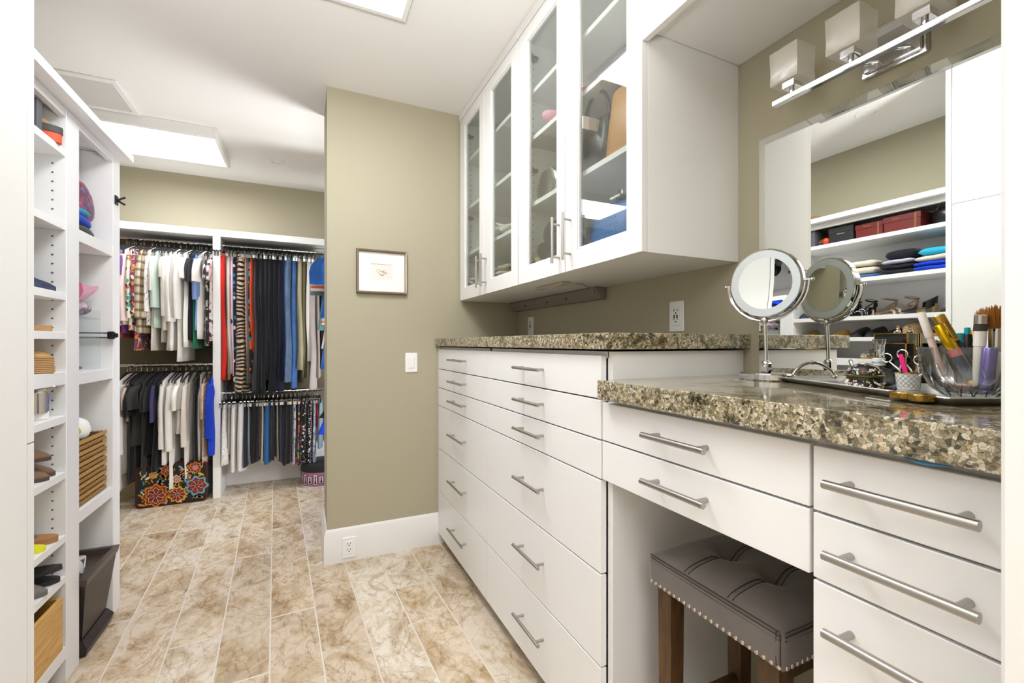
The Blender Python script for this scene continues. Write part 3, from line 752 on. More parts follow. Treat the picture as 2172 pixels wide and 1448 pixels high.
# black perfume boxes with gold trim
def pbox(label, c, w, d, h, lid, orn=False, lettered=False):
    r = thing('perfume_box', label, 'box', c)
    blk = mat('black_lacquer', '141312', .12, 0, .5)
    mk('body', MB().box(-d/2, d/2, -w/2, w/2, 0, h, .0008), blk, r)
    t = .0011; m = MB()
    for y in (-w/2, w/2):
        for x in (-d/2, d/2): m.box(x-t, x+t, y-t, y+t, 0, h+.001)
    for z in (.0, h): 
        for x in (-d/2, d/2): m.box(x-t, x+t, -w/2, w/2, z-t*.2, z+t)
        for y in (-w/2, w/2): m.box(-d/2, d/2, y-t, y+t, z-t*.2, z+t)
    mk('gold_trim', m, GOLD, r)
    if lettered:
        lb = mk('label', MB().box(-d/2-.0018, -d/2, w/2-.012, w/2-.001, h-.030, h-.002), mat('cream_label', 'F0ECE2', .5), r)
        q = text_mb('CO', .0075).xf(Matrix(((0, 0, -1, -d/2-.0019), (-1, 0, 0, w/2-.0063), (0, 1, 0, h-.0085), (0, 0, 0, 1)))); mk('lettering', q, SLOT, lb)
        q = MB()
        for k in range(3): q.box(-d/2-.0021, -d/2-.0018, w/2-.0085+.0006*k, w/2-.0050, h-.0150-.004*k, h-.0143-.004*k)
        mk('fine_print', q, SLOT, lb)
    if orn:
        m = MB().ball((0, -.004, h+.005), .0055, 10, 6).ball((0, -.004, h+.011), .0035, 8, 6).ball((-.003, -.009, h+.003), .003, 8, 5).ball((-.003, .001, h+.003), .003, 8, 5)
        f_ = mk('frog_ornament', m, silv2, r)
        q = MB().lathe([(.0028, 0), (.0024, .002), (.0034, .005), (.0028, .002)], (0, -.004, h+.0135), 10); mk('crown', q, GOLD, f_)
    return r
def at_x(px, X, z): return (X, x_solve(px, X), z)
c = at_x(1896, 1.228, 1.1075); c = (1.226, c[1], 1.1036)
pbox('tall black perfume box with gold edges and a small frog ornament, against the mirror', (1.224, .551, 1.1036), .062, .044, .118, 0, orn=True)
pbox('shorter black perfume box with gold edges and a cream label, behind the scallop cup', (1.172, .527, 1.1075), .050, .034, .092, 0, lettered=True)
one('shot_glass', MB().lathe([(0, 0), (.011, 0), (.012, .002), (.0135, .040), (.0125, .040), (.0105, .006), (0, .005)], (1.150, .561, 1.1075), 24, flute=(12, .03)), CRYSTAL, 'small ribbed clear glass tumbler behind the decanter', 'glass', (1.15, .561, 1.1075))
# gold hinged case
gc = spot(1935, 848)
r = thing('trinket_case', 'low amber-gold scalloped trinket case lying at the front of the tray', 'box', gc)
amber = mat('amber_gold', '8E6A10', .18, .7, .5)
for s, w_ in ((-1, 1.0), (1, .78)):
    prof = []
    m = MB(); rings = []
    for z, k in ((0, .9), (.002, 1), (.0095, 1.0), (.0115, .92)):
        rings.append([(.0165*k*math.cos(a)*(1+.07*math.cos(5*a)), -s*.0165+.0205*k*w_*math.sin(a)*(1+.05*math.cos(6*a)), z) for a in [2*PI*i/30 for i in range(30)]])
    m.loft(rings).xf(Matrix.Rotation(-.45, 4, 'Z')); mk('shell' if s > 0 else 'lid', m, amber, r)
    m = MB().tube([(p[0]*1.03, p[1]*1.0, .0105) for p in rings[2]]+[(rings[2][0][0]*1.03, rings[2][0][1], .0105)], .0010, 6).xf(Matrix.Rotation(-.45, 4, 'Z')); mk('edge_wire', m, GOLD, r)
# stick under tray
one('cotton_swab', MB().tube([(0, 0, 0), (-.022, -.045, 0)], .0014, 8).ball((-.022, -.045, 0), .003, 8, 6, (1, 1, .8)).xf(Matrix.Translation((spot(1836, 843, 1.1052)))), mat('grey_stick', 'A9A39A', .5), 'thin grey cotton swab half under the front edge of the silver tray', 'swab', spot(1836, 843, 1.1052))

# crystal bowl with make-up
bc = (1.028, .356, 1.1075)
r = thing('crystal_bowl', 'cut crystal bowl crowded with makeup brushes at the right of the tray', 'bowl', bc)
outer = [(0, 0), (.030, 0), (.036, .004), (.052, .018), (.061, .036), (.066, .058), (.069, .086)]; inner = [(.0672, .086), (.064, .058), (.058, .037), (.048, .020), (.032, .009), (0, .007)]
mk('bowl', MB().lathe(outer+inner, n=64, flute=(16, .012)), CRYSTAL, r, ang=30)
cut = MB()
for k in range(16):
    a = 2*PI*k/16
    cut.tube([(math.cos(a+.1*i)*(q[0]+.0006), math.sin(a+.1*i)*(q[0]+.0006), q[1]) for i, q in enumerate(outer[2:6])], .0011, 5)
    cut.tube([(math.cos(a-.1*i)*(q[0]+.0006), math.sin(a-.1*i)*(q[0]+.0006), q[1]) for i, q in enumerate(outer[2:6])], .0011, 5)
o = mk('cut_facets', cut, CRYSTAL, r); o['kind'] = 'stuff'
BC = Vector(bc)
dview = Vector((bc[1], -bc[0], 0)).normalized()   # to the right as seen from the doorway
def stick(name, label, cat, a, b, segs, parts, n=16):
    """a,b: (right, away, up) ends relative to the bowl base; segs: list of (part, mat, t0, t1, r0, r1)"""
    aw = Vector((bc[0], bc[1], 0)).normalized()
    P = lambda q: BC+dview*q[0]+aw*q[1]+Vector((0, 0, q[2]))
    p0, p1 = P(a), P(b)
    o = thing(name, label, cat, p0)
    for nm_, mt, t0, t1, r0, r1 in segs:
        x0 = (p1-p0)*t0; x1 = (p1-p0)*t1
        mk(nm_, MB().tube([x0, x0+(x1-x0)*.03, x0+(x1-x0)*.97, x1], [r0*.9, r0, r1, r1*.9], n), mt, o)
    return o
pk = mat('blush_plastic', 'D8BDB6', .25); wt = mat('white_cap', 'E9E2DC', .3); gd = mat('brushed_gold', 'C9A557', .3, 1)
yg = mat('bright_gold', 'D9AE1E', .2, 1); blk = BLACKP; nv = mat('navy_label', '23283A', .35); rd = mat('coral_band', 'B9605A', .3)
stick('lip_gloss', 'slim lip gloss tube with white cap and blush body leaning left', 'makeup', (-.028, -.01, .014), (-.063, -.012, .148), [('tube', pk, 0, .66, .0052, .0052), ('cap', wt, .66, 1, .0062, .0062)], 0)
stick('mascara', 'thick mascara tube with brushed gold cap leaning left', 'makeup', (.010, .008, .020), (-.042, .002, .142), [('tube', blk, 0, .62, .0082, .0088), ('band', gd, .62, .66, .0092, .0092), ('cap', gd, .66, 1, .0092, .0096)], 0)
stick('mascara', 'mascara tube with bright yellow gold cap and navy label', 'makeup', (.006, -.020, .018), (-.040, -.022, .124), [('end_cap', rd, 0, .08, .0078, .0078), ('gold_band', yg, .08, .13, .0082, .0082), ('label', nv, .13, .50, .0082, .0084), ('coral_band', rd, .5, .6, .0086, .0086), ('cap', yg, .6, 1, .0086, .0078)], 0)
stick('eyeliner', 'black eyeliner pencil standing low on the left in the bowl', 'makeup', (-.006, .014, .014), (-.036, .02, .090), [('body', blk, 0, .8, .0045, .0045), ('cap', mat('smoke_cap', '4E4A4C', .2), .8, 1, .005, .005)], 0)
stick('eyeliner', 'teal-capped liner pen with thick cap behind the bowl rim', 'makeup', (-.012, .02, .02), (-.0145, .030, .110), [('body', blk, 0, .8, .005, .006), ('cap', mat('teal_cap', '12A3B4', .3), .8, 1, .007, .007)], 0)
stick('eyeliner', 'black liner pen with narrow teal tip at the middle of the bowl', 'makeup', (-.006, .022, .02), (-.005, .030, .120), [('body', blk, 0, .88, .0065, .0078), ('cap', MATS['teal_cap'], .88, 1, .0042, .0042)], 0)
stick('lipstick', 'dark lipstick tube with pale gold cap behind the brushes', 'makeup', (.004, .02, .02), (.002, .032, .115), [('body', blk, 0, .85, .006, .006), ('cap', gd, .85, 1, .0062, .0062)], 0)
stick('lipstick', 'silver-capped lipstick tube standing at the back left of the teal pens', 'makeup', (-.022, .02, .02), (-.026, .034, .116), [('body', silv2, 0, .8, .006, .006), ('cap', mat('clear_cap', 'C9C5BE', .2), .8, 1, .006, .0055)], 0)
stick('concealer_brush', 'white-handled brush with rounded dark bristle pad in front of the bowl rim', 'brush', (.006, -.024, .014), (.011, -.028, .132), [('handle', mat('ivory_plastic', 'DAD3C4', .3), 0, .62, .0062, .0072), ('collar', wt, .62, .84, .0078, .0080), ('bristles', mat('charcoal_bristle', '3B3735', .9), .84, .93, .0088, .0085), ('silver_cap', silv2, .93, 1.06, .0086, .0086)], 0)
stick('perfume_atomiser', 'metallic purple travel atomiser standing inside the bowl', 'makeup', (.016, -.030, .014), (.021, -.034, .086), [('body', mat('metallic_purple', '8579C4', .2, .6, .5), 0, 1, .0098, .0096)], 0)
pb = stick('powder_brush', 'large powder brush with bushy copper bristles at the right edge of the bowl', 'brush', (.028, -.004, .02), (.030, -.002, .118), [('handle', mat('pale_handle', 'D8D5CC', .3), 0, .6, .009, .0095), ('ferrule', silv2, .6, 1, .0098, .0108)], 0)
m = MB()
for i in range(600):
    a = R.uniform(0, 2*PI); q = math.sqrt(R.random()); L_ = R.uniform(.030, .040)*(1-.25*q*q)
    b0 = Vector((q*.009*math.cos(a), q*.009*math.sin(a), .097)); b1 = Vector((q*.025*math.cos(a), q*.025*math.sin(a), .097+L_)); mid = (b0+b1)*.5+Vector((q*.004*math.cos(a), q*.004*math.sin(a), 0))
    m.tube([b0, mid, b1], [.0007, .0007, .00025], 3)
o = mk('bristles', m, mat('copper_bristle', 'B0752C', .7), pb); o['kind'] = 'stuff'
stick('lip_gloss', 'short rose-gold compact tube lying deep in the bowl', 'makeup', (-.02, -.012, .016), (.012, -.02, .022), [('body', mat('rose_gold', 'B98068', .25, .8), 0, 1, .007, .007)], 0)
one('makeup_sponge', MB().box(-.010, .010, -.007, .007, -.014, .014, .004).xf(Matrix.Translation(BC+dview*.004+Vector((0, 0, .026))) @ Matrix.Rotation(.3, 4, 'X')), mat('ochre_sponge', 'CFA75A', .8), 'ochre yellow square makeup sponge at the bottom of the bowl', 'sponge', tuple(BC))
# ================================================================ CEILING
def ceil_light(label, x0, x1, y0, y1, drop, group=None):
    r = thing('ceiling_light', label, 'ceiling light', ((x0+x1)/2, (y0+y1)/2, CZ-drop))
    w = .022; z0 = CZ-drop; m = MB()
    m.box(x0-w, x0, y0-w, y1+w, z0, CZ-.0005, .002).box(x1, x1+w, y0-w, y1+w, z0, CZ-.0005, .002).box(x0, x1, y0-w, y0, z0, CZ-.0005, .002).box(x0, x1, y1, y1+w, z0, CZ-.0005, .002)
    wp('frame', m, WHITE2, r); wp('lens', MB().box(x0, x1, y0, y1, z0+.006, z0+.010), LENS, r)
ceil_light('square lit ceiling panel in the far room above the closet', -1.13, -.532, 3.46, 3.96, .07)
ceil_light('flush lit ceiling panel over the dressing aisle, cut by the top of the photo', -.24, .372, 1.30, 1.905, .025)
r = thing('access_panel', 'white framed attic access panel on the ceiling before the far light', 'panel', (-1.2, 3.22, CZ-.012))
x0, x1, y0, y1 = -1.5, -.905, 3.04, 3.43; m = MB(); w = .03
m.box(x0, x0+w, y0, y1, CZ-.012, CZ-.0004, .002).box(x1-w, x1, y0, y1, CZ-.012, CZ-.0004, .002).box(x0+w, x1-w, y0, y0+w, CZ-.012, CZ-.0004, .002).box(x0+w, x1-w, y1-w, y1, CZ-.012, CZ-.0004, .002)
wp('frame', m, WHITE2, r); wp('panel', MB().box(x0+w, x1-w, y0+w, y1-w, CZ-.006, CZ-.0004), mat('panel_grey', 'CFCBC7', .8), r)
one('smoke_detector', MB().lathe([(.045, -.008), (.05, -.006), (.052, 0), (.04, 0), (.038, -.004)], (-.187, 3.87, CZ-.001), 32), WHITE2, 'flat white round disc on the ceiling of the far room', 'detector', (-.187, 3.87, CZ))
one('recessed_light', MB().lathe([(.050, -.003), (.056, -.002), (.058, 0), (.048, 0)], (-.60, 1.546, CZ-.0005), 32), WHITE2, 'round recessed ceiling disc seen in the vanity mirror', 'ceiling light', (-.60, 1.546, CZ))

# ================================================================ LEFT SIDE
LX = -.763
tc = thing('tall_cabinet', 'tall white wardrobe cabinet at the left edge with flat doors', 'cabinet', (-.76, .66, 0))
wp('carcass', MB().box(XL+.001, -.472, .20, .218, .066, CZ-.001).box(XL+.001, -.452, 1.097, 1.119, 1.0195, CZ-.001).box(XL+.001, -.452, 1.097, 1.119, .0, 1.0165).box(XL+.001, XL+.01, .218, 1.097, .066, CZ-.001), WHITE, tc)
wp('toe_kick', MB().box(-.54, -.52, .2, 1.097, .001, .066), DARKC, tc)
for a, b in ((.205, .645), (.648, 1.094)):
    for z0, z1 in ((.07, 1.897), (1.900, 2.585)):
        d = wp('door', MB().box(-.470, -.451, a, b, z0, z1, .001), WHITE, tc)
        hy = b-.03 if a < .4 else a+.03
        hz0 = 1.15 if z0 < 1 else 1.93
        m = MB().cyl((-.420, hy, hz0), (-.420, hy, hz0+.17), .005, 12).cyl((-.42, hy, hz0+.03), (-.45, hy, hz0+.03), .004, 8).cyl((-.42, hy, hz0+.14), (-.45, hy, hz0+.14), .004, 8)
        wp('handle', m, STEEL, tc, d)
sh = thing('shelf_unit', 'open white shelf unit full of shoes and bags along the left wall', 'shelf', (-.91, 1.86, 0))
# uprights, top, shelves
U = [(1.121, 1.15), (2.098, 2.197), (2.524, 2.603)]
for a, b in U: wp('upright', MB().box(XL+.001, LX, a, b, 0, 2.034, .0015), WHITE, sh)
wp('back_panel', MB().box(XL+.001, XL+.008, 1.15, 2.524, .06, 2.034), WHITE, sh)
wp('top_board', MB().box(XL+.001, -.717, 1.121, 2.62, 2.035, 2.068, .0015), WHITE, sh)
wp('fascia', MB().box(LX-.022, LX-.001, 1.15, 2.524, 2.000, 2.034, .001), WHITE, sh)
S1 = [1.885, 1.625, 1.378, 1.240, 1.100, .945, .747, .523, .380]
for i, z in enumerate(S1):
    t = .045 if z == 1.100 else .026
    wp('shelf', MB().box(XL+.009, LX-.002, 1.151, 2.097, z-t, z, .001), WHITE, sh)
wp('shelf', MB().box(XL+.009, LX-.001, 1.151, 2.097, .085, .130, .001), WHITE, sh)
for z in (1.628, 1.090, .570): wp('shelf', MB().box(XL+.009, LX-.002, 2.198, 2.523, z-.045, z, .001), WHITE, sh)
m = MB()
for y, s, z0, z1 in ((2.098, -1, .2, 1.98), (1.15, 1, .2, 1.98)):
    z = z0
    while z < z1:
        m.cyl((-.800, y, z), (-.800, y+s*.0013, z), .0032, 6); z += .032
o = wp('pin_holes', m, HOLE, sh); o['kind'] = 'stuff'
vr = thing('valet_rod', 'pair of chrome pull-out rods with a black end in the second shelf column', 'rod', (-.85, 2.51, 1.24))
wp('rod', MB().cyl((-1.02, 2.505, 1.245), (-.772, 2.505, 1.245), .004, 10).cyl((-1.02, 2.505, 1.225), (-.772, 2.505, 1.225), .004, 10), CHROME, vr)
wp('end_cap', MB().box(-.775, -.752, 2.492, 2.518, 1.218, 1.252, .004).cyl((-.763, 2.505, 1.235), (-.742, 2.505, 1.235), .010, 12), BLACKP, vr)
m = MB()
m.box(-.764, -.758, 2.54, 2.57, 1.82, 1.86, .001)
for s in (-1, 1): m.tube([(-.758, 2.555, 1.84), (-.744, 2.555+s*.004, 1.84+s*.010), (-.730, 2.555+s*.004, 1.84+s*.018)], [.006, .004, .005], 8)
one('wall_hook', m, BLACKP, 'small black double hook on the far edge of the shelf unit', 'hook', (-.76, 2.555, 1.84))

# ---------------------------------------------------------------- footwear and bags
def foot_outline(L, w0=.030, w1=.046, n=26):
    pts = []
    for i in range(n):
        a = 2*PI*i/n; x = math.cos(a); s = (x+1)/2; w = w0+(w1-w0)*max(0, min(1, s*1.4-.1))
        pts.append((L/2+x*L/2, math.sin(a)*w*(1.05-.12*s)))
    return pts
def sole(L, t, w0=.030, w1=.042, heel=0, z0=0):
    m = MB(); o = foot_outline(L, w0, w1); n = len(o)
    def h(x): s = x/L; return heel*max(0, 1-s/.62)**1.3 if heel else 0
    m.loft([[(x, y, z0+(0 if not heel else 0)+h(x)*1.0) for x, y in o], [(x*1.0, y*1.02, z0+t+h(x)) for x, y in o]])
    return m
def upper(L, x0, x1, hgt, w, z0=.012, heel=0, thick=.003, toe=.25):
    """arched closed upper from x0 (open end) to x1 (toe)"""
    rings = []; n = 14
    for i in range(13):
        t = i/12; x = x0+(x1-x0)*t; k = math.sqrt(max(.02, 1-max(0, (t-.25)/.75)**2.2)); hh = hgt*(1-.55*t)*k; ww = w*k*(.92+.1*math.sin(PI*t))
        zz = z0+(heel*max(0, 1-(x/L)/.62)**1.3 if heel else 0)
        rings.append([(x, ww*math.cos(a), zz+hh*math.sin(a)) for a in [PI*j/n for j in range(n+1)]]+[(x, (ww-thick)*math.cos(a), zz+(hh-thick)*math.sin(a)) for a in [PI*(n-j)/n for j in range(n+1)]])
    m = MB(); vs = [p for r_ in rings for p in r_]; q = len(rings[0]); fs = []
    for i in range(len(rings)-1):
        for j in range(q): fs.append((i*q+j, i*q+(j+1) % q, (i+1)*q+(j+1) % q, (i+1)*q+j))
    fs.append(tuple(range(q))); fs.append(tuple((len(rings)-1)*q+j for j in range(q))); return m.add(vs, fs)
def shoe(name, label, cat, loc, rz, kind, mu, ms, L=.23, group=None, tilt=None, hl=.07, extra=None):
    r = thing(name, label, cat, loc, rz, group, rot=tilt)
    if kind == 'flip':
        mk('sole', sole(L, .014), ms, r)
        m = MB()
        for s in (-1, 1): m.tube([(L*.72, 0, .016), (L*.62, s*.022, .034), (L*.45, s*.036, .030), (L*.36, s*.040, .012)], [.003, .0055, .006, .005], 8, flat=.5)
        mk('strap', m, mu, r)
    elif kind == 'slide':
        mk('sole', sole(L, .020), ms, r); mk('upper', upper(L, L*.38, L*.80, .045, .046), mu, r)
    elif kind == 'clog':
        mk('sole', sole(L, .014), ms, r); mk('upper', upper(L, L*.30, L*.99, .060, .043), mu, r)
    elif kind == 'slipper':
        mk('sole', sole(L, .012), ms, r); mk('upper', upper(L, L*.28, L*.99, .058, .044), mu, r)
        m = MB(); rr = []
        for i in range(15):
            a = PI/2+PI*i/14; rr.append([(L*.24+L*.22*math.cos(a)*1.05, .036*math.sin(a), .010), (L*.24+L*.23*math.cos(a)*1.05, .038*math.sin(a), .048), (L*.24+L*.21*math.cos(a), .034*math.sin(a), .048), (L*.24+L*.205*math.cos(a), .033*math.sin(a), .012)])
        m.loft(rr); mk('heel_counter', m, mu, r)
    elif kind == 'sneaker':
        mk('sole', sole(L, .026), ms, r); mk('upper', upper(L, L*.12, L*.98, .078, .042, .022), mu, r)
        mk('collar', MB().tube([(L*.10+.026*math.cos(a)*1.4, .028*math.sin(a), .095-.01*math.cos(a)) for a in [2*PI*i/20 for i in range(21)]], .008, 8), mu, r)
        m = MB(); rr = []
        for i in range(15):
            a = PI/2+PI*i/14; rr.append([(L*.24+L*.235*math.cos(a)*1.0, .038*math.sin(a), .022), (L*.24+L*.24*math.cos(a)*1.0, .040*math.sin(a), .092), (L*.24+L*.22*math.cos(a), .036*math.sin(a), .094), (L*.24+L*.21*math.cos(a), .034*math.sin(a), .024)])
        m.loft(rr); mk('heel_counter', m, mu, r)
        m = MB()
        for i in range(5): x = L*(.34+.08*i); zz = .022+.078*(1-.55*(x/L-.12)/.86)+.002; m.tube([(x, -.016, zz-.004), (x+.004, 0, zz+.002), (x, .016, zz-.004)], .0022, 6)
        mk('laces', m, WHITE2, r)
        mk('heel_loop', MB().tube([(.004, -.006, .085), (-.012, -.003, .112), (-.008, .003, .118), (.004, .006, .088)], .0022, 6), silv2, r)
    elif kind == 'espadrille':
        m = MB(); o_ = foot_outline(L); 
        for k in range(9):
            z = .003+.006*k; f_ = 1+.0*k; m.tube([(x, y*1.02, z) for x, y in o_]+[(o_[0][0], o_[0][1]*1.02, z)], .0036, 6)
        mk('jute_rope', m, ms, r); mk('wedge', MB().loft([[(x*.98+.002, y*.96, 0) for x, y in o_], [(x*.98+.002, y*.96, .055) for x, y in o_]]), ms, r)
        mk('upper', upper(L, L*.45, L*.98, .045, .043, .053), mu, r)
    elif kind in ('pump', 'heel'):
        m = sole(L, .004, .020, .036, heel=hl); mk('sole', m, ms, r)
        mk('heel', MB().loft([[(.020+.010*math.cos(a), .009*math.sin(a), 0) for a in [2*PI*i/10 for i in range(10)]], [(.018+.018*math.cos(a), .017*math.sin(a), hl*.6) for a in [2*PI*i/10 for i in range(10)]], [(.026+.026*math.cos(a), .022*math.sin(a), hl*.98) for a in [2*PI*i/10 for i in range(10)]]]), ms, r)
        if kind == 'pump':
            mk('upper', upper(L, L*.52, L*.99, .040, .036, .003, hl), mu, r)
            m = MB(); rr = []
            for i in range(15):
                a = PI/2+PI*i/14; x = L*.30+L*.30*math.cos(a)
                b0 = hl*max(0, 1-(x/L)/.62)**1.3
                rr.append([(x, .028*math.sin(a), b0), (x-.003, .030*math.sin(a), b0+.048), (x, .026*math.sin(a), b0+.048), (x+.002, .025*math.sin(a), b0)])
            m.loft(rr); mk('heel_counter', m, mu, r)
        else:
            m = MB()
            for x, hh in ((.78, .032), (.62, .046)): 
                b0 = hl*max(0, 1-x/.62)**1.3
                m.tube([(L*x, -.036, b0+.003), (L*x-.004, -.026, b0+hh*.8), (L*x-.006, 0, b0+hh), (L*x-.004, .026, b0+hh*.8), (L*x, .036, b0+.003)], .0065, 8, flat=.3)
            m.tube([(.034+.034*math.cos(a), .027*math.sin(a), hl+.046+.008*math.cos(a)) for a in [2*PI*i/18 for i in range(19)]], .008, 8, flat=.35)
            m.tube([(.004, 0, hl+.002), (.000, 0, hl+.020), (.001, 0, hl+.040)], .008, 6, flat=.5)
            for s in (-1, 1): m.tube([(.06, s*.03, hl*.6), (.03, s*.032, hl+.006), (.004, s*.012, hl+.028)], .006, 6, flat=.5)
            mk('straps', m, mu, r)
            if extra:
                m = MB()
                for i in range(26): a = 2*PI*i/26; m.ball((.034+.042*math.cos(a), .034*math.sin(a), hl+.046+.008*math.cos(a)), .0026, 6, 4)
                for x, hh in ((.78, .032), (.62, .046)):
                    b0 = hl*max(0, 1-x/.62)**1.3
                    for j in range(7): q = -1+2*j/6; m.ball((L*x-.006, q*.030, b0+hh*(1-.45*q*q)+.004), .0024, 6, 4)
                o = mk('studs', m, extra, r); o['kind'] = 'stuff'
    elif kind == 'boot':
        mk('sole', sole(L, .022), ms, r); mk('upper', upper(L, L*.18, L*.98, .075, .043, .020), mu, r)
        mk('shaft', MB().loft([[(L*.2+.052*math.cos(a)*k, .036*math.sin(a)*k, z) for a in [2*PI*i/18 for i in range(18)]] for z, k in ((.02, 1.0), (.08, 1.02), (.15, .92), (.16, .90), (.155, .84), (.05, .9))]), mu, r)
        if extra:
            mk('trim_band', MB().loft([[(x, y*1.03, z) for x, y in foot_outline(L*1.01)] for z in (.020, .034)]), extra, r)
    return r
felt = fab('brownfelt', 'plain', ('7A5F4C',)); leather_tan = mat('tan_leather', 'B98A4E', .45, bump=(60, .2)); jute = mat('jute', 'B08A5C', .85, bump=(150, .8))
blkl = mat('black_leather', '1C1B1E', .3, bump=(80, .2)); rub = mat('black_rubber', '2B2A2A', .6); greyr = mat('grey_foam', '6E6A64', .7)
navy = mat('navy_suede', '2A3148', .8); orange = mat('orange_rubber', 'D2532B', .5)
# seen directly: toes point out to the aisle (+x), rotated a touch
def dshoe(*a, **k): return shoe(*a, **k)
def ds(name, label, cat, px, y, z, rz, kind, mu, ms, L, **k):
    """shoe whose toe ends where the photograph shows it"""
    return shoe(name, label, cat, (x_at(px, y)-L, y, z), rz, kind, mu, ms, L, **k)
ds('ankle_boot', 'tan suede ankle boot with orange sole on the top shelf', 'shoe', 133, 2.045, 1.885, -.02, 'boot', mat('tan_suede', '9B7A55', .8, bump=(90, .3)), orange, .235, extra=mat('charcoal_band', '3F403E', .6)).scale = (1, 1, 1.55)
one('shoe_box', MB().box(-1.05, -.782, 1.955, 1.985, 1.886, 1.995, .001), mat('grey_card', '5F6064', .6), 'upright grey box beside the tan boot on the top shelf', 'box', (-.93, 1.97, 1.886))
ds('loafer', 'navy suede loafer on the third shelf down', 'shoe', 119, 2.045, 1.379, 0, 'slipper', navy, mat('navy_sole', '39415A', .6), .235)
ds('mule', 'tall-backed navy mule next to the navy loafer', 'shoe', 88, 1.98, 1.379, 0, 'boot', navy, MATS['navy_sole'], .21)
ds('sandal', 'flat sandal with gold print strap and tan sole on the fourth shelf', 'shoe', 111, 2.035, 1.241, 0, 'slide', mat('gold_print', 'A3883C', .4, .3), mat('tan_sole', 'B58A5C', .6), .23)
ds('espadrille', 'jute-soled espadrille wedge with tan upper on the middle shelf', 'shoe', 112, 2.005, 1.101, 0, 'espadrille', leather_tan, jute, .225)
ds('sandal', 'flat tan sandal hidden behind the espadrille wedge', 'shoe', 117, 2.06, 1.101, 0, 'slide', leather_tan, MATS['tan_sole'], .235)
shoe('sneaker', 'metallic silver high-top sneaker with white sole on the shelf below the middle', 'shoe', (x_at(104, 2.02), 2.02, .946), PI, 'sneaker', silv2, WHITE2, .23)
for i, (px, y, z, rz, lab) in enumerate(((105, 1.985, .748, 0, 'lower left brown felt slipper of the stacked group'), (118, 2.05, .748, 0, 'brown felt slipper at the back of the slipper shelf'), (109, 1.995, .812, 0, 'brown felt slipper stacked on top of another one'))):
    ds('slipper', lab, 'slipper', px, y, z, rz, 'slipper', felt, mat('brown_sole', '55443A', .8), .24, group='brown felt slippers')
ds('slide_sandal', 'tan flat slide with grey strap on the shelf with the yellow flip flop', 'sandal', 124, 2.04, .524, 0, 'slide', mat('grey_strap', '625F5B', .5), mat('cork_tan', 'A9784A', .6), .245)
ds('flip_flop', 'bright yellow flip flop on the shelf above the black sandals', 'sandal', 97, 1.965, .524, 0, 'flip', mat('yellow_foam', 'E8E51E', .45), MATS['yellow_foam'], .235)
ds('flip_flop', 'upper black flip flop resting tilted on another', 'sandal', 134, 2.03, .405, 0, 'flip', rub, rub, .25, tilt=(0, -.10, 0))
ds('flip_flop', 'lower black flip flop flat on the shelf', 'sandal', 128, 2.05, .381, 0, 'flip', rub, rub, .245)
ds('clog', 'grey rubber clog at the left of the black flip flops', 'sandal', 101, 1.96, .381, 0, 'clog', greyr, greyr, .24)
# bamboo box
bam = wood_mat('bamboo', 'C08A3C', 'E0B56A', (14, 1.2, 14), .4, 5)
bb = thing('bamboo_box', 'open bamboo storage box with divider on the bottom shelf', 'box', (-.92, 1.80, .1305))
m = MB().box(-.775, -.764, 1.50, 2.075, .1305, .315, .002).box(-1.05, -1.04, 1.50, 2.075, .1305, .315, .002).box(-1.04, -.775, 1.50, 1.511, .1305, .315, .002).box(-1.04, -.775, 2.064, 2.075, .1305, .315, .002).box(-1.04, -.775, 1.511, 2.064, .1305, .138)
wp('box', m, bam, bb); wp('divider', MB().box(-1.04, -.775, 1.89, 1.897, .138, .275), bam, bb)
one('bottle', MB().cyl((-.83, 1.965, .139), (-.83, 1.965, .25), .016, 16).cyl((-.83, 1.965, .25), (-.83, 1.965, .262), .009, 12), mat('white_bottle', 'E4E1DD', .3), 'white bottle standing in the front compartment of the bamboo box', 'bottle', (-.83, 1.965, .139))
one('tin', MB().lathe([(0, 0), (.024, 0), (.024, .02), (.022, .023), (0, .023)], (-.86, 2.01, .139), 20), mat('dark_tin', '27282E', .3, .6), 'small dark round tin in the bamboo box', 'tin', (-.86, 2.01, .139))
one('packet', MB().box(-.82, -.785, 1.83, 1.88, .139, .27, .006), mat('white_packet', 'D9D6D2', .5), 'white packet upright in the near half of the bamboo box', 'packet', (-.80, 1.86, .139))
# second column
def blob(name, label, cat, c, s, m_, seed, amp=.012, group=None, n=22, mm_=14, sc=9):
    return one(name, MB().ball((0, 0, 0), 1, n, mm_, s).jitter(amp, sc, seed).xf(Matrix.Translation(c)), m_, label, cat, c, group, ang=80)
blob('scarf', 'bunched purple and blue patterned scarf on the top shelf of the second column', 'scarf', (-.845, 2.375, 1.77), (.055, .12, .095), fab('purplescarf', 'leaf', ('6D4258', '7C4B66', '4E6E9E', '8A5070', 'B05A66')), 3, .02)
for k, (z, col, lab, s, yy) in enumerate(((1.728, ('2B8FB0',), 'turquoise folded wrap on the second column shelf', .050, 2.36), (1.690, ('2547B8',), 'royal blue folded wrap under the turquoise one', .055, 2.35), (1.655, ('4A4E46',), 'olive grey folded wrap at the bottom of the blue pile', .062, 2.37))):
    blob('folded_wrap', lab, 'clothes', (-.845, yy, z-.0), (s, .115, .024), fab('wrap%d' % k, 'plain', col), 11+k, .008)
ap = thing('acrylic_riser', 'clear acrylic riser stand inside the second column', 'shelf', (-.87, 2.34, 1.0905))
acr = glass_mat('acrylic', 'FAFCFC', 0, .35, .004)
wp('riser', MB().box(-.97, -.785, 2.22, 2.46, 1.300, 1.305).box(-.97, -.785, 2.455, 2.46, 1.0905, 1.34).box(-.97, -.785, 2.22, 2.225, 1.0905, 1.34), acr, ap)
m = MB(); rings = []
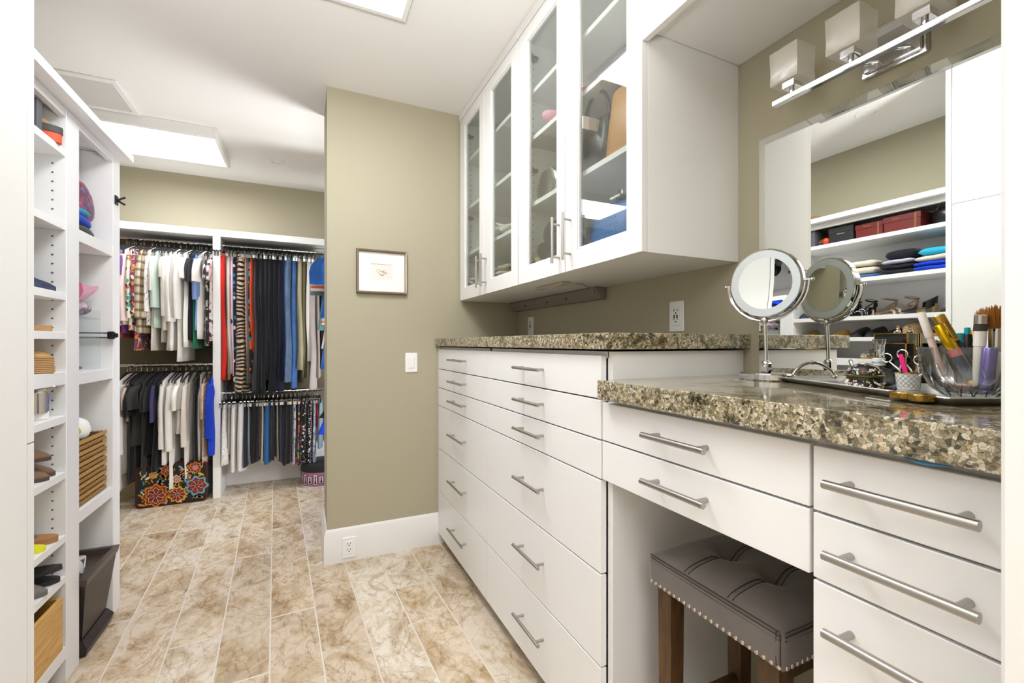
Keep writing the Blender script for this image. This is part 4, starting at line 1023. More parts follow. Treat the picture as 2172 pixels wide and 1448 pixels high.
for i in range(9):
    t = i/8; rings.append([(-.815+.035*math.cos(a)*(1-.5*t), 2.28+.20*t, 1.405+(.045*(1-.75*t)+.012*math.sin(3*a))*math.sin(a)+.03*t*t) for a in [2*PI*j/12 for j in range(12)]])
m.loft(rings)
one('pouch', m, mat('pink_satin', 'CF6E95', .35, sheen=.4), 'shiny pink satin pouch on the acrylic riser', 'bag', (-.85, 2.34, 1.37))
blob('scarf', 'grey and mauve crumpled scarf under the pink pouch', 'scarf', (-.83, 2.33, 1.340), (.05, .08, .034), fab('mauve', 'leaf', ('8D7E8C', 'A497A2', '6F6270', 'B9AEB8')), 5, .012)
blob('scarf', 'green patterned cloth bundle behind the pink pouch', 'scarf', (-.85, 2.26, 1.40), (.035, .035, .06), fab('greenpatt', 'leaf', ('4C6B45', '8FA05A', '2F3F33', 'C9B45A')), 8, .01)
blob('sunglasses_case', 'small dark purple case lying on the second column shelf', 'case', (-.84, 2.33, 1.102), (.03, .075, .011), mat('dark_purple', '5A2A58', .4), 9, .003)
# woven basket
bk_ = thing('woven_basket', 'woven seagrass basket on the lower shelf of the second column', 'basket', (-.91, 2.34, .571))
gr = mat('seagrass', 'A37C46', .75, var=.35, bump=(120, .6)); gr2 = mat('seagrass_dark', '6E4F2A', .8, var=.3)
m = MB(); core = MB()
bx0, bx1, by0, by1 = -1.045, -.782, 2.215, 2.505
core.box(bx0+.008, bx0+.013, by0+.008, by1-.008, .575, .820).box(bx1-.013, bx1-.008, by0+.008, by1-.008, .575, .820).box(bx0+.008, bx1-.008, by0+.008, by0+.013, .575, .820).box(bx0+.008, bx1-.008, by1-.013, by1-.008, .575, .820).box(bx0+.008, bx1-.008, by0+.008, by1-.008, .572, .580)
wp('inner_wall', core, gr2, bk_)
for row in range(12):
    z = .582+.0212*row; k = 0
    for (xa, ya, xb, yb) in ((bx1, by0, bx1, by1), (bx0, by0, bx1, by0), (bx0, by1, bx1, by1), (bx0, by0, bx0, by1)):
        L_ = math.hypot(xb-xa, yb-ya); n = int(L_/.0135)
        for i in range(n):
            t = (i+.5)/n; x = xa+(xb-xa)*t; y = ya+(yb-ya)*t; dx, dy = (xb-xa)/L_, (yb-ya)/L_
            s = 1 if row % 2 else -1
            m.tube([(x-dx*.0095, y-dy*.0095, z-s*.0085), (x-dx*.004, y-dy*.004, z-s*.0035), (x+dx*.004, y+dy*.004, z+s*.0035), (x+dx*.0095, y+dy*.0095, z+s*.0085)], [.0012, .0052, .0052, .0012], 6)
o = wp('braided_weave', m, gr, bk_); o['kind'] = 'stuff'
tw = blob('towel', 'white terry bundle with green leaf print on top of the woven basket', 'towel', (-.88, 2.36, .85), (.085, .10, .065), fab('greenleaf', 'floral', ('F0EFEA', '4F9A2C', 'F0EFEA', 'F4F3EF', 'A7C93A', 'F0EFEA'), .8), 6, .035)
# hamper
hm = thing('laundry_hamper', 'dark brown tapered wooden bin on the floor under the basket', 'bin', (-.90, 2.3, 0))
dw = wood_mat('espresso', '1E1815', '332A25', (8, 8, .9), .4)
def hr(i, z, e=0):
    k = (z-.06)/.25
    ex = .045*(1-k)
    return [(-1.055+i, 2.20+i+ex, z), (-.745-ex*.6-i+e, 2.20+i+ex-e, z), (-.745-ex*.6-i+e, 2.515-i-ex+e, z), (-1.055+i, 2.515-i-ex, z)]
wp('body', MB().loft([hr(0, .06), hr(0, .300), hr(.012, .300), hr(.014, .075)]), dw, hm, smooth=False)
wp('rim', MB().loft([hr(-.004, .285), hr(-.006, .312), hr(.014, .312), hr(.013, .287)]), mat('espresso_rim', '4A3D35', .35), hm, smooth=False)
wp('plinth', MB().loft([hr(-.016, .003, .004), hr(-.020, .030, .006), hr(-.004, .062)]), dw, hm, smooth=False)
shoe('sneaker', 'white knitted sneaker poking out of the dark bin', 'shoe', (-.85, 2.39, .22), -1.2, 'sneaker', mat('white_knit', 'D9D6D0', .8, bump=(200, .8)), mat('grey_sole', '8D8B88', .6), .2, tilt=(0, -.5, -1.4))
one('slipper_insole', MB().box(-.84, -.765, 2.27, 2.36, .20, .275, .012), mat('cyan_plastic', '2AA6C4', .4), 'cyan plastic item inside the dark bin', 'container', (-.8, 2.31, .20))

# ---------------- things seen in the vanity mirror (nearer shelves)
def sbox(label, y0, y1, z, h, mt, depth=.24, band=None, x1=-.79):
    r = thing('shoe_box', label, 'box', (x1-depth/2, (y0+y1)/2, z))
    wp('box', MB().box(x1-depth, x1, y0, y1, z+.0008, z+h*.64, .001), mt, r)
    wp('lid', MB().box(x1-depth-.002, x1+.003, y0-.002, y1+.002, z+h*.64, z+h, .001), mt, r)
    if band:
        mk2 = MB().box(x1+.0031, x1+.0036, y0+.02, y0+.022, z+.002, z+h-.002).box(x1+.0031, x1+.0036, y0+.026, y0+.027, z+.002, z+h-.002); wp('gold_band', mk2, band, r)
        q = MB(); n = 9
        q.tube([(x1+.0036, y1-.045-.005*i, z+h*.82+.0035*math.sin(i*2.2)) for i in range(n)], .0013, 5); wp('script_mark', q, band, r)
    else:
        q = MB(); q.tube([(x1+.0036, (y0+y1)/2+.024-.006*i, z+h*.55+.003*math.sin(i*2.4)) for i in range(9)], .0012, 5); wp('script_mark', q, PLATE, r)
    return r
oxb = mat('oxblood_card', '6E2420', .35); bkb = mat('black_card', '2B2A2E', .4); gpr = mat('gold_print_ink', 'C9A56A', .4, .5)
sbox('oxblood shoe box with gold lettering, nearer the tall cabinet', 1.36, 1.545, 1.885, .098, oxb, band=gpr)
sbox('oxblood shoe box with gold lettering, next to the black box', 1.55, 1.70, 1.885, .088, oxb, band=gpr)
sbox('flat black shoe box with pale lettering on the top shelf', 1.715, 1.865, 1.885, .105, bkb)
bg_ = thing('handbag', 'black leather handbag with tan piped handles on the top shelf', 'bag', (-.88, 1.25, 1.886))
mk('body', MB().loft([[(.075*math.cos(a)*k, .085*math.sin(a)*k, z) for a in [2*PI*i/20 for i in range(20)]] for z, k in ((0, .9), (.03, 1.04), (.075, 1), (.10, .7))]).jitter(.006, 14, 2), blkl, bg_, ang=70)
m = MB()
for x in (-.03, .04): m.tube([(x, .055*math.cos(a), .085+.052*math.sin(a)) for a in [PI*i/14 for i in range(15)]], .005, 8)
mk('handle', m, mat('tan_piping', '7B5A45', .4), bg_)
shoe('ankle_boot', 'brown scuffed ankle boot on the top shelf beside the black box', 'shoe', (-1.0, 1.925, 1.886), .1, 'boot', mat('brown_scuffed', '6E4A2E', .6, var=.3), rub, .2)
blob('gourd', 'small ribbed orange ball ornament beside the brown boot', 'ornament', (-.80, 1.888, 1.911), (.022, .022, .024), mat('orange_gloss', 'D9481F', .35), 4, .001)
def folded(label, cat, c, w, d, h, mt, seed, rings_n=3):
    """a folded jumper: stacked soft folds with rounded front edge; c = centre of its base"""
    r = thing('folded_sweater', label, cat, c, group=None)
    m = MB(); k = rings_n
    for q in range(k):
        hh = h/k; z0_ = q*hh; rg = []
        for i in range(13):
            t = i/12; y = -w/2+w*t; e = (1-abs(2*t-1)**6)**.5 if 0 < t < 1 else .15
            rg.append([(d/2*math.copysign(abs(math.cos(a))**.5, math.cos(a))*(.85+.15*e), y, z0_+hh/2+hh*.52*e*math.copysign(abs(math.sin(a))**.6, math.sin(a))) for a in [2*PI*j/16 for j in range(16)]])
        m.loft(rg)
    m.jitter(.006, 12, seed); mk('folds', m, mt, r, ang=70); return r
cr = fab('creamknit', 'plain', ('E4D8C5',), 3); 
folded('royal blue folded jumper at the bottom of the pile by the tall cabinet', 'sweater', (-.90, 1.30, 1.628), .22, .24, .050, fab('royal', 'plain', ('1747D6',)), 1, 2)
folded('ivory folded jumper between the blue ones', 'sweater', (-.90, 1.29, 1.678), .21, .23, .036, cr, 2, 1)
folded('turquoise folded jumper on top of the pile', 'sweater', (-.90, 1.28, 1.714), .20, .22, .045, fab('turq', 'plain', ('2FB7DE',)), 3, 1)
folded('black ribbed jumper folded in the middle of the shelf', 'sweater', (-.90, 1.475, 1.628), .19, .24, .060, fab('blackrib', 'plain', ('1E1F26',)), 4, 2)
folded('lavender folded top sandwiched between black jumpers', 'sweater', (-.89, 1.475, 1.690), .17, .23, .026, fab('lav', 'plain', ('C4C0DA',)), 5, 1)
folded('black knotted jumper on top of the lavender one', 'sweater', (-.90, 1.465, 1.716), .16, .22, .060, MATS['blackrib'], 6, 1)
folded('blue denim shirt folded beneath the cream knits', 'sweater', (-.90, 1.66, 1.628), .15, .22, .022, fab('denim1', 'denim', ('2F5488', '4F7CB4')), 7, 1)
folded('lower cream knit jumper with rolled edge', 'sweater', (-.90, 1.675, 1.650), .17, .24, .050, cr, 8, 1)
folded('upper cream knit jumper on the second shelf', 'sweater', (-.90, 1.675, 1.700), .165, .23, .040, cr, 9, 1)
bs = mat('crystal_studs', 'D9D2C4', .15, 1); nude = mat('nude_leather', 'B59A83', .4); met = mat('pewter_leather', '4E474D', .18, .7)
for lab, y, mu, ms, kd, ex, rz in (('black strappy heel studded with crystals, nearest the makeup mirror', 1.80, blkl, blkl, 'heel', bs, 0), ('black studded strap heel with crystal beads, second of the pair', 1.70, blkl, blkl, 'heel', bs, .15),
    ('nude heeled sandal with jewelled straps', 1.58, nude, nude, 'heel', bs, .9), ('second nude jewelled sandal beside the pewter pump', 1.47, nude, nude, 'heel', bs, .5),
    ('pewter metallic court pump turned toe out', 1.37, met, mat('gold_lining', 'C9A56A', .5), 'pump', None, .9), ('dark pewter pump against the tall cabinet', 1.26, met, blkl, 'pump', None, 0), ('navy suede pump half hidden by the makeup mirror', 1.885, navy, navy, 'pump', None, 0)):
    shoe('high_heel', lab, 'shoe', (-1.015, y, 1.379), rz, kd, mu, ms, .21, extra=ex, hl=.065)
for lab, y, mu, ms, kd, rz in (('black suede pump on the narrow shelf', 1.72, blkl, rub, 'clog', 0), ('black wide-toed clog on the narrow shelf', 1.62, blkl, rub, 'clog', .1), ('black low slipper beside the beige wedge', 1.53, blkl, rub, 'slide', 0),
    ('beige wooden wedge sandal on the narrow shelf', 1.43, mat('beige_strap', 'C9AC86', .6), mat('beige_wedge', 'BFA27C', .6), 'espadrille', 0), ('brown leather sandal near the tall cabinet', 1.31, mat('brown_leather', '6B4630', .5), leather_tan, 'slide', 0), ('yellow tan small sandal at the shelf front', 1.84, mat('honey', 'C9A04E', .5), leather_tan, 'slide', 0)):
    shoe('flat_shoe', lab, 'shoe', (-1.015, y, 1.241), rz, kd, mu, ms, .22)
for lab, y, mu, ms, kd in (('snake print flat shoe on the middle shelf', 1.66, fab('snake', 'leaf', ('9A938C', 'E0DAD2', '55504C', 'C9C0B5')), leather_tan, 'slipper'), ('tan leather clog on the middle shelf', 1.55, leather_tan, MATS['tan_sole'], 'clog'), ('dark brown loafer on the middle shelf', 1.44, mat('dark_brown', '3B2A22', .4), rub, 'slipper'), ('grey flat shoe on the middle shelf near the tall cabinet', 1.31, greyr, rub, 'slipper')):
    shoe('flat_shoe', lab, 'shoe', (-1.015, y, 1.101), 0, kd, mu, ms, .23)
# rolled scarves, seen in the mirror under the riser column
scs = [('A85048', 'brick red'), ('C9C2AE', 'cream'), ('3A4048', 'charcoal'), ('8FA04E', 'lime green'), ('D9D0BC', 'pale sand'), ('5B3A2E', 'cocoa brown'), ('7A8FA8', 'slate blue'), ('E0DBCF', 'ivory')]
for i, (c_, nm_) in enumerate(scs):
    col_, row_ = i % 4, i//4
    y = 2.225+.029*col_+.013*row_; z = 1.318+.024*row_
    m = MB(); sp = [( -.835, y+.0015*a*math.cos(a)*.9, z+.0015*a*math.sin(a)*.9) for a in [.5+.35*k for k in range(20)]]
    m.tube([(-.99, y, z), (-.84, y, z)], .0118, 14); m.tube(sp, .0018, 5)
    one('rolled_scarf', m, fab('roll%d' % i, 'leaf', (c_, c_, 'E8E2D4' if i % 2 else '6A4B48', c_)), 'rolled %s scarf on the acrylic riser' % nm_, 'scarf', (-.9, y, z), 'rolled scarves in the second column')

# ================================================================ CONTENTS OF THE GLASS CABINETS
def bag(name, label, c, d, w, h, mt, handle_h=0, hm_=None, taper=.8, rz=0, hw=.5):
    r = thing(name, label, 'bag', c, rz)
    mk('body', MB().loft([[(d/2*k2*math.copysign(abs(math.cos(a))**.6, math.cos(a)), w/2*k*math.copysign(abs(math.sin(a))**.6, math.sin(a)), z) for a in [2*PI*i/24 for i in range(24)]] for z, k, k2 in ((0, .95, .95), (.01, 1, 1), (h*.5, (1+taper)/2, .92), (h*.97, taper, .55), (h, taper*.97, .45))]).jitter(.004, 14, len(label)), mt, r, ang=60)
    if handle_h:
        m = MB().tube([(0, w*hw*.8*math.cos(a), h*.92+handle_h*math.sin(a)) for a in [PI*i/18 for i in range(19)]], .0065, 8); mk('handle', m, hm_ or mt, r)
    return r
bag('handbag', 'honey tan leather bag on the middle shelf of the near glass cabinet', (.960, 1.155, 1.813), .10, .17, .225, mat('honey_leather', 'B9874A', .4, bump=(30, .25)), taper=.75)
b_ = bag('handbag', 'black handbag with grey zip top and tall strap beside the tan bag', (.940, 1.305, 1.813), .08, .19, .165, blkl, .125, blkl, .9)
mk('zip_panel', MB().box(-.09, .09, -.047, -.040, .11, .155, .002), mat('silver_grey_leather', 'B9B5B0', .35, .3), b_)
bag('handbag', 'brown woven leather bag behind the frame of the near glass door', (.985, 1.455, 1.813), .07, .16, .13, mat('brown_weave', '6B4534', .55, bump=(150, .9)), .07)
bag('handbag', 'mustard leather bag just behind the door handles', (1.0, 1.545, 1.813), .06, .13, .2, mat('mustard_leather', 'C78F2E', .4))
cl_ = thing('clutch', 'ornate engraved silver clutch standing on the shelf', 'bag', (.945, 1.665, 1.813))
mk('body', MB().loft([[(.014*math.cos(a), .085*k*math.sin(a), z) for a in [2*PI*i/24 for i in range(24)]] for z, k in ((0, .55), (.015, .85), (.06, 1), (.10, .92), (.125, .6))]), mat('embossed_silver', '9A9792', .3, .9, bump=(110, 1.0)), cl_, ang=50)
m = MB()
for i in range(30):
    a = 2*PI*i/30; m.ball((-.002, .088*math.cos(a), .063+.060*math.sin(a)), .0035, 6, 4)
mk('beaded_edge', m, silv2, cl_)
blob('pouch', 'hot pink soft pouch on the upper shelf of the near cabinet', 'bag', (.965, 1.43, 2.130), (.06, .055, .030), mat('hotpink_satin', 'D8447F', .4), 12)
blob('pouch', 'pale pink tulle bundle on the upper shelf near the hinge side', 'bag', (.96, 1.60, 2.135), (.07, .04, .03), mat('palepink', 'E2A9B8', .7), 13)
bl = bag('handbag', 'cornflower blue ostrich leather bag on the cabinet floor', (.970, 1.235, 1.479), .12, .22, .19, mat('blue_ostrich', '4F83C4', .45, bump=(60, .5)), taper=1.0)
m = MB()
for i in range(11):
    for j in range(8): m.ball((-.0635, -.085+.017*i+(j % 2)*.008, .02+.022*j), .0024, 6, 4)
o = mk('quill_bumps', m, mat('blue_dark', '2F5C96', .5), bl); o['kind'] = 'stuff'
mk('clasp', MB().lathe([(.010, -.003), (.014, 0), (.010, .003)], (0, 0, 0), 16).xf(Matrix.Translation((-.03, -.06, .215)) @ Matrix.Rotation(PI/2, 4, 'Y')).box(-.05, -.01, -.08, -.03, .195, .205, .002), silv2, bl)
one('crystal_jar', MB().lathe([(0, 0), (.032, 0), (.036, .01), (.034, .05), (.028, .065), (.026, .08), (.024, .08), (.026, .06), (.030, .01), (0, .006)], (.935, 1.395, 1.479), 32, flute=(12, .05)), CRYSTAL, 'cut glass jar beside the blue ostrich bag', 'jar', (.935, 1.395, 1.479))
for i, (y, z, tl_, mt, lab) in enumerate(((1.50, 1.500, .15, mat('blue_felt', '5578A6', .8), 'blue felt hat lying flat at the bottom of the hat stack'), (1.495, 1.530, .55, mat('straw', 'D2B988', .8, bump=(90, .6)), 'natural straw hat leaning on the blue one'), (1.485, 1.56, .85, mat('black_felt', '2D2C31', .8), 'black felt hat leaning at the back of the hat stack'), (1.44, 1.62, 1.25, mat('navy_felt', '2B3752', .8), 'navy felt hat standing behind the door handles'))):
    m = MB().lathe([(0, .05), (.035, .05), (.05, .035), (.055, .004), (.085, .001), (.105, .006), (.105, .009), (.085, .004), (.058, .007)], n=32, sx=1.0)
    r = thing('hat', lab, 'hat', (.985, y+.15, z), rot=(tl_, 0, 0)); mk('hat_body', m, mt, r, ang=50); mk('hat_band', MB().lathe([(.0555, .006), (.0575, .008), (.0545, .020), (.0525, .018)], n=32), rub, r)
# far cabinet: towels and scarves
cre = fab('taupecloth', 'plain', ('C6BBAA',), 2)
def heap(label, c, w, n, seed, mt, r0=.018, hgt=.05):
    rr = random.Random(seed); r = thing('scarf_heap', label, 'scarf', c)
    for i in range(n):
        a = rr.uniform(-.6, .6); y = rr.uniform(-w/2, w/2); z = r0+rr.uniform(0, hgt); ph = rr.uniform(0, 6)
        m = MB().tube([(-.08+.02*j, y+.05*math.sin(ph+j*.55)*.8+a*.02*j, z+.012*math.sin(ph*2+j*.9)) for j in range(9)], [r0*.5]+[r0]*7+[r0*.5], 10, flat=.7).jitter(.004, 20, i)
        mk('loop', m, mt, r, ang=80)
    return r
heap('twisted taupe scarves piled on the floor of the far glass cabinet', (.975, 2.17, 1.479), .2, 14, 5, cre, .018, .10)
heap('pale knotted scarves lying on the lowest shelf of the far cabinet', (.975, 2.13, 1.751), .17, 8, 8, fab('palecloth', 'plain', ('DDD8CE',), 2), .013, .05)
heap('white cloths bunched on the cabinet floor behind the far door handles', (.975, 2.49, 1.479), .14, 7, 9, MATS['palecloth'], .016, .085)
m = MB().lathe([(0, .055), (.05, .05), (.06, .02), (.063, .002), (.085, 0), (.085, .004), (.06, .006)], (1.02, 2.25, 1.752), 32)
one('hat', m, mat('charcoal_felt', '55565A', .8), 'charcoal felt hat behind the pale scarves in the far cabinet', 'hat', (1.02, 2.25, 1.752), ang=50)
# ================================================================ FAR CLOSET
YF0, YR0 = 4.10, 4.225   # front edge plane, rod plane
co = thing('closet_organizer', 'white closet organizer with top shelf and centre divider on the far wall', 'closet', (-.6, 4.28, 0))
wp('top_shelf', MB().box(-1.9, 1.25, YF0, YF-.001, 2.030, 2.084, .002), WHITE, co)
wp('divider', MB().box(-.640, -.590, YF0, YF-.001, 0, 2.029, .0015), WHITE, co)
wp('back_cleat', MB().box(-.589, 1.25, 4.425, 4.44, 0, .30, .001), WHITE, co)
wp('side_panel', MB().box(-1.92, -1.901, YF0, YF-.001, 0, 2.08), WHITE, co)
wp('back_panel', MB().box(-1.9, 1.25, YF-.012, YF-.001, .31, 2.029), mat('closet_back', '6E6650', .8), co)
ZUL, ZUR, ZLL, ZLR = 1.985, 1.985, 1.035, .800
def rod(label, x0, x1, z, y=YR0):
    r = thing('closet_rod', label, 'rod', ((x0+x1)/2, y, z))
    wp('rod', MB().cyl((x0, y, z), (x1, y, z), .0125, 16), CHROME, r)
    wp('bracket', MB().cyl((x0, y, z), (x0+.006, y, z), .024, 16).cyl((x1-.006, y, z), (x1, y, z), .024, 16), CHROME, r)
rod('chrome rod across the upper left closet bay', -1.9, -.641, ZUL)
rod('chrome rod across the upper right closet bay above the trousers', -.589, 1.25, ZUR)
rod('chrome rod across the lower left closet bay', -1.9, -.641, ZLL)
rod('chrome rod across the lower right closet bay above the shorts', -.589, 1.25, ZLR)
HW = mat('hook_wire', 'C9C9CB', .12, 1)
HANG = {}
def hanger(x, z, kind='top', y=YR0, rz=0, grp='hangers', lab=None):
    key = kind
    def arr():
        # hook wraps over the rod (radius .0125) and drops to the neck
        pts = [(.0, .0155*math.cos(a), .0155*math.sin(a)) for a in [-.5+PI*1.25*i/14 for i in range(15)]][::-1]
        pts = [(0, .0155*math.cos(a), .0155*math.sin(a)) for a in [-2.6+(-2.6*0)+i*(3.9/14) for i in range(15)]]
        return pts
    if key not in HANG:
        r = thing('hanger', '', 'hanger')
        pts = [(0, -.0155, -.004), (0, -.0155, .004), (0, -.011, .012), (0, 0, .016), (0, .011, .012), (0, .0155, .002), (0, .012, -.010), (0, .003, -.020), (0, 0, -.030), (0, 0, -.055)]
        mk('hook', MB().tube(pts, .0019, 6), HW, r)
        if kind == 'top':
            mk('shoulders', MB().tube([(0, -.20, -.125), (0, -.19, -.108), (0, -.05, -.062), (0, 0, -.052), (0, .05, -.062), (0, .19, -.108), (0, .20, -.125)], [.003, .0045, .006, .007, .006, .0045, .003], 6), BLACKV, r)
        else:
            mk('bar', MB().tube([(0, -.17, -.070), (0, 0, -.056), (0, .17, -.070)], .005, 6).box(-.005, .005, -.165, .165, -.075, -.066), BLACKP, r)
            for s in (-1, 1): mk('clip', MB().box(-.008, .008, s*.12-.010, s*.12+.010, -.105, -.060, .002), HW, r)
        HANG[key] = r; o = r
    else: o = copy_tree(HANG[key])
    o.location = (x, y, z); o.rotation_euler = (0, 0, rz); o['label'] = lab; o['group'] = grp; return o
def cloth_ring(hw, c, th, z, ph, amp, n=30, folds=5):
    pts = []
    for k in range(n):
        a = 2*PI*k/n; y = math.copysign(abs(math.cos(a))**.75, math.cos(a)); s = math.sin(a)
        wav = amp*math.sin(folds*y*1.9+ph+.6*math.sin(z*9+ph))
        e = math.copysign(abs(s)**.8, s)
        pts.append((th*e*(.82+.18*math.cos(folds*1.3*y+ph))+wav, c+hw*y, z))
    return pts
def body(levels, ph, th, amp, folds=5):
    """levels: (z, half width, centre offset, thickness factor)"""
    m = MB(); rings = []
    L = []
    for i in range(len(levels)-1):
        a, b = levels[i], levels[i+1]; k = max(1, int(abs(b[0]-a[0])/.045))
        for j in range(k): t = j/k; L.append(tuple(a[q]+(b[q]-a[q])*t for q in range(4)))
    L.append(levels[-1]); z0 = L[0][0]; zn = L[-1][0]
    for (z, hw, c, tf) in L:
        t = (z0-z)/(z0-zn+1e-6); rings.append(cloth_ring(hw, c, th*tf, z, ph, amp*(.2+.8*t), folds=folds))
    return m.loft(rings)
def garment(kind, x, zr, w, L, mt, label, th=.02, rz=0, group=None, sleeve=None, y=YR0, hem=None, name=None, hk=True, hgroup=None, hlab=None, ph=None):
    ph = R.uniform(0, 6) if ph is None else ph
    nm_ = name or {'shirt': 'shirt', 'pants': 'trousers', 'dress': 'dress', 'skirt': 'skirt', 'tank': 'top', 'shorts': 'shorts'}[kind]
    r = thing(nm_, label, 'clothes', (x, y, zr), rz, group)
    hw = w/2; amp = th*.55
    if kind in ('shirt', 'tank', 'dress'):
        lv = [(-.058, .035, 0, .5), (-.066, .06, 0, .8), (-.09, hw*.62, 0, .9), (-.115, hw*.9, 0, 1), (-.16, hw*.92, 0, 1), (-.26, hw*.86, 0, 1.05), (-.26-(L-.26)*.5, hw*.9, 0, 1.1), (-L, hw*(1.0 if kind != 'dress' else 1.1), 0, 1.15), (-L-.004, hw*.97, 0, .9)]
        if kind == 'tank': lv = [(-.058, .03, 0, .5), (-.07, hw*.55, 0, .7), (-.17, hw*.52, 0, .8), (-.24, hw*.85, 0, 1), (-L*.7, hw*.9, 0, 1.1), (-L, hw, 0, 1.15), (-L-.004, hw*.97, 0, .9)]
        mk('body', body(lv, ph, th, amp), mt, r, ang=60)
        if kind != 'tank' and sleeve:
            for s in (-1, 1):
                sl = sleeve; m = MB(); rings = []; k = max(4, int(sl/.05))
                for i in range(k+1):
                    t = i/k; yy = s*(hw*.84+.055*min(1, t*3)*(1 if sl < .3 else .75)-.02*t); zz = -.105-sl*t; wd = (.058-.016*t if sl > .3 else .06+.012*t)
                    q = cloth_ring(wd, yy, th*1.0, zz-(.025*(1-t)), ph+1+s, th*.45, n=20, folds=2)
                    # tilt: outer edge hangs lower at the start
                    q = [(a+.004, b, c-abs(b-s*hw*.6)*.25*(1-t)) for a, b, c in q]; rings.append(q)
                mk('sleeve', m.loft(rings), mt, r, ang=60)
        if sleeve and R.random() < .8:
            mk('collar', MB().tube([(.016*math.sin(a), .042*math.cos(a), -.062-.012*abs(math.sin(a))) for a in [2*PI*i/14 for i in range(15)]], .009, 6, flat=.6), mt, r)
    else:
        z0 = -.082
        if kind == 'skirt': lv = [(z0, hw*.85, 0, .8), (z0-.05, hw*.9, 0, 1), (-L, hw*1.1, 0, 1.2), (-L-.004, hw*1.06, 0, .9)]
        elif kind == 'shorts': lv = [(z0, hw*.9, 0, .9), (z0-.04, hw*.93, 0, 1), (-L*.6, hw, 0, 1.1), (-L, hw*.92, 0, 1), (-L-.004, hw*.9, 0, .8)]
        else: lv = [(z0, hw*.95, 0, .85), (z0-.04, hw*.97, 0, 1), (-.35, hw*1.02, .0, 1.05), (-.62, hw*.78, .0, .95), (-L, hw*(hem or .62), .0, .9), (-L-.004, hw*(hem or .62)*.96, 0, .7)]
        mk('body', body(lv, ph, th, amp, folds=4 if kind == 'skirt' else 2), mt, r, ang=60)
        mk('waistband', body([(z0+.004, hw*.96, 0, .95), (z0-.032, hw*.97, 0, 1.1)], ph, th, 0, folds=2), mt, r, ang=60)
    if hk: hanger(x, zr, 'top' if kind in ('shirt', 'tank', 'dress') else 'clip', y, rz, hgroup, hlab)
    return r
def H(px, py): return z_at(px, py, 4.12)
G1 = ('black hangers on the upper left rod', 'black velvet hanger on the upper left closet rod')
G2 = ('clip hangers on the upper right rod', 'black clip hanger on the upper right closet rod')
G3 = ('black hangers on the lower left rod', 'black velvet hanger on the lower left closet rod')
G4 = ('clip hangers on the lower right rod', 'black clip hanger on the lower right closet rod')
# kind, px (shoulder centre), bottom py, width, thickness, sleeve, rz, material, label
P = fab
UL = [
 ('shirt', 262, 715, .38, .016, .45, 0, P('brickred', 'plain', ('A23A34',)), 'dark red top at the far left, hem hanging lowest'),
 ('shirt', 266, 690, .40, .014, .5, 0, P('lavender', 'plain', ('C9B4D6',)), 'lavender shirt at the far left of the upper rod'),
 ('shirt', 274, 706, .40, .013, .2, 0, P('purple', 'plain', ('6A3C78',)), 'purple blouse behind the pale pink shirt'),
 ('shirt', 281, 688, .42, .018, .52, .12, P('palepinkc', 'plain', ('E8CFC9',)), 'pale pink long-sleeved shirt beside the floral blouse'),
 ('shirt', 291, 700, .42, .015, .5, .05, P('floral1', 'floral', ('E6DDCB', '3FA79B', 'D9652E', '5E6B3A', '2E2A33', 'C94F45'), .8), 'white blouse with teal and orange flowers'),
 ('shirt', 299, 742, .42, .016, .48, 0, P('floral2', 'leaf', ('7A3A55', 'C0453A', 'D98A3A', '3A4F7A', 'E3D9C9', '8A3A6A'), 1.1), 'dark red and navy multicoloured floral blouse'),
 ('shirt', 316, 706, .44, .026, .50, .20, P('plaid1', 'plaid', ('E6DED0', 'A08E6E'), 1.3), 'cream and tan plaid flannel shirt'),
 ('shirt', 324, 690, .42, .014, .45, .05, P('script', 'leaf', ('EAE4E0', 'EAE4E0', '6A5A68', 'EAE4E0', 'C9BFC4'), 1.6), 'white blouse with fine dark scribble print'),
 ('shirt', 333, 742, .42, .013, .3, 0, P('cream1', 'plain', ('D8D0C4',)), 'greyish cream tunic hanging below the plaid shirt'),
 ('shirt', 344, 695, .42, .020, .42, .15, P('mint', 'plain', ('C3D3C8',)), 'pale mint green shirt on the upper left rod'),
 ('shirt', 352, 725, .38, .012, .2, 0, P('taupe1', 'plain', ('C9BDB0',)), 'light taupe tunic between mint and white shirts'),
 ('shirt', 362, 700, .42, .018, .48, .1, P('offwhite', 'plain', ('E5DFD8',)), 'off-white blouse next to the mint shirt'),
 ('shirt', 376, 742, .46, .026, .52, .25, P('whitelinen', 'plain', ('EDE8E2',)), 'white linen shirt with long hanging tails'),
 ('shirt', 388, 765, .44, .018, .5, .1, P('white2', 'plain', ('E6E1DB',)), 'long white tunic, longest in the upper left bay'),
 ('shirt', 402, 735, .44, .024, .20, .2, P('white3', 'plain', ('EFEBE6',)), 'white short-sleeved top with flared sleeve'),
 ('shirt', 410, 720, .40, .016, .22, .12, P('black1', 'plain', ('1B1B20',)), 'black short-sleeved top between white and green tops'),
 ('tank', 415, 738, .40, .015, 0, 0, P('greensatin', 'plain', ('1E7A5A',)), 'emerald green satin top on the upper left rod'),
 ('shirt', 421, 700, .42, .018, .35, .1, P('periwinkle', 'plain', ('7F99D6',)), 'periwinkle blue shirt on the upper left rod'),
 ('shirt', 431, 718, .42, .020, .22, .2, P('white4', 'plain', ('E4DED8',)), 'white short-sleeved tee right of the periwinkle shirt'),
 ('shirt', 440, 732, .40, .015, .2, .05, P('leafprint', 'leaf', ('23242B', 'D9CFBE', '23242B', 'BFB4A4'), .8), 'black and cream leaf print blouse'),
 ('shirt', 447, 722, .38, .013, .2, 0, P('pinkwhite', 'floral', ('E4D5D2', '4A3C48', 'C99AA0'), .7), 'pink and white small print blouse beside the divider'),
]
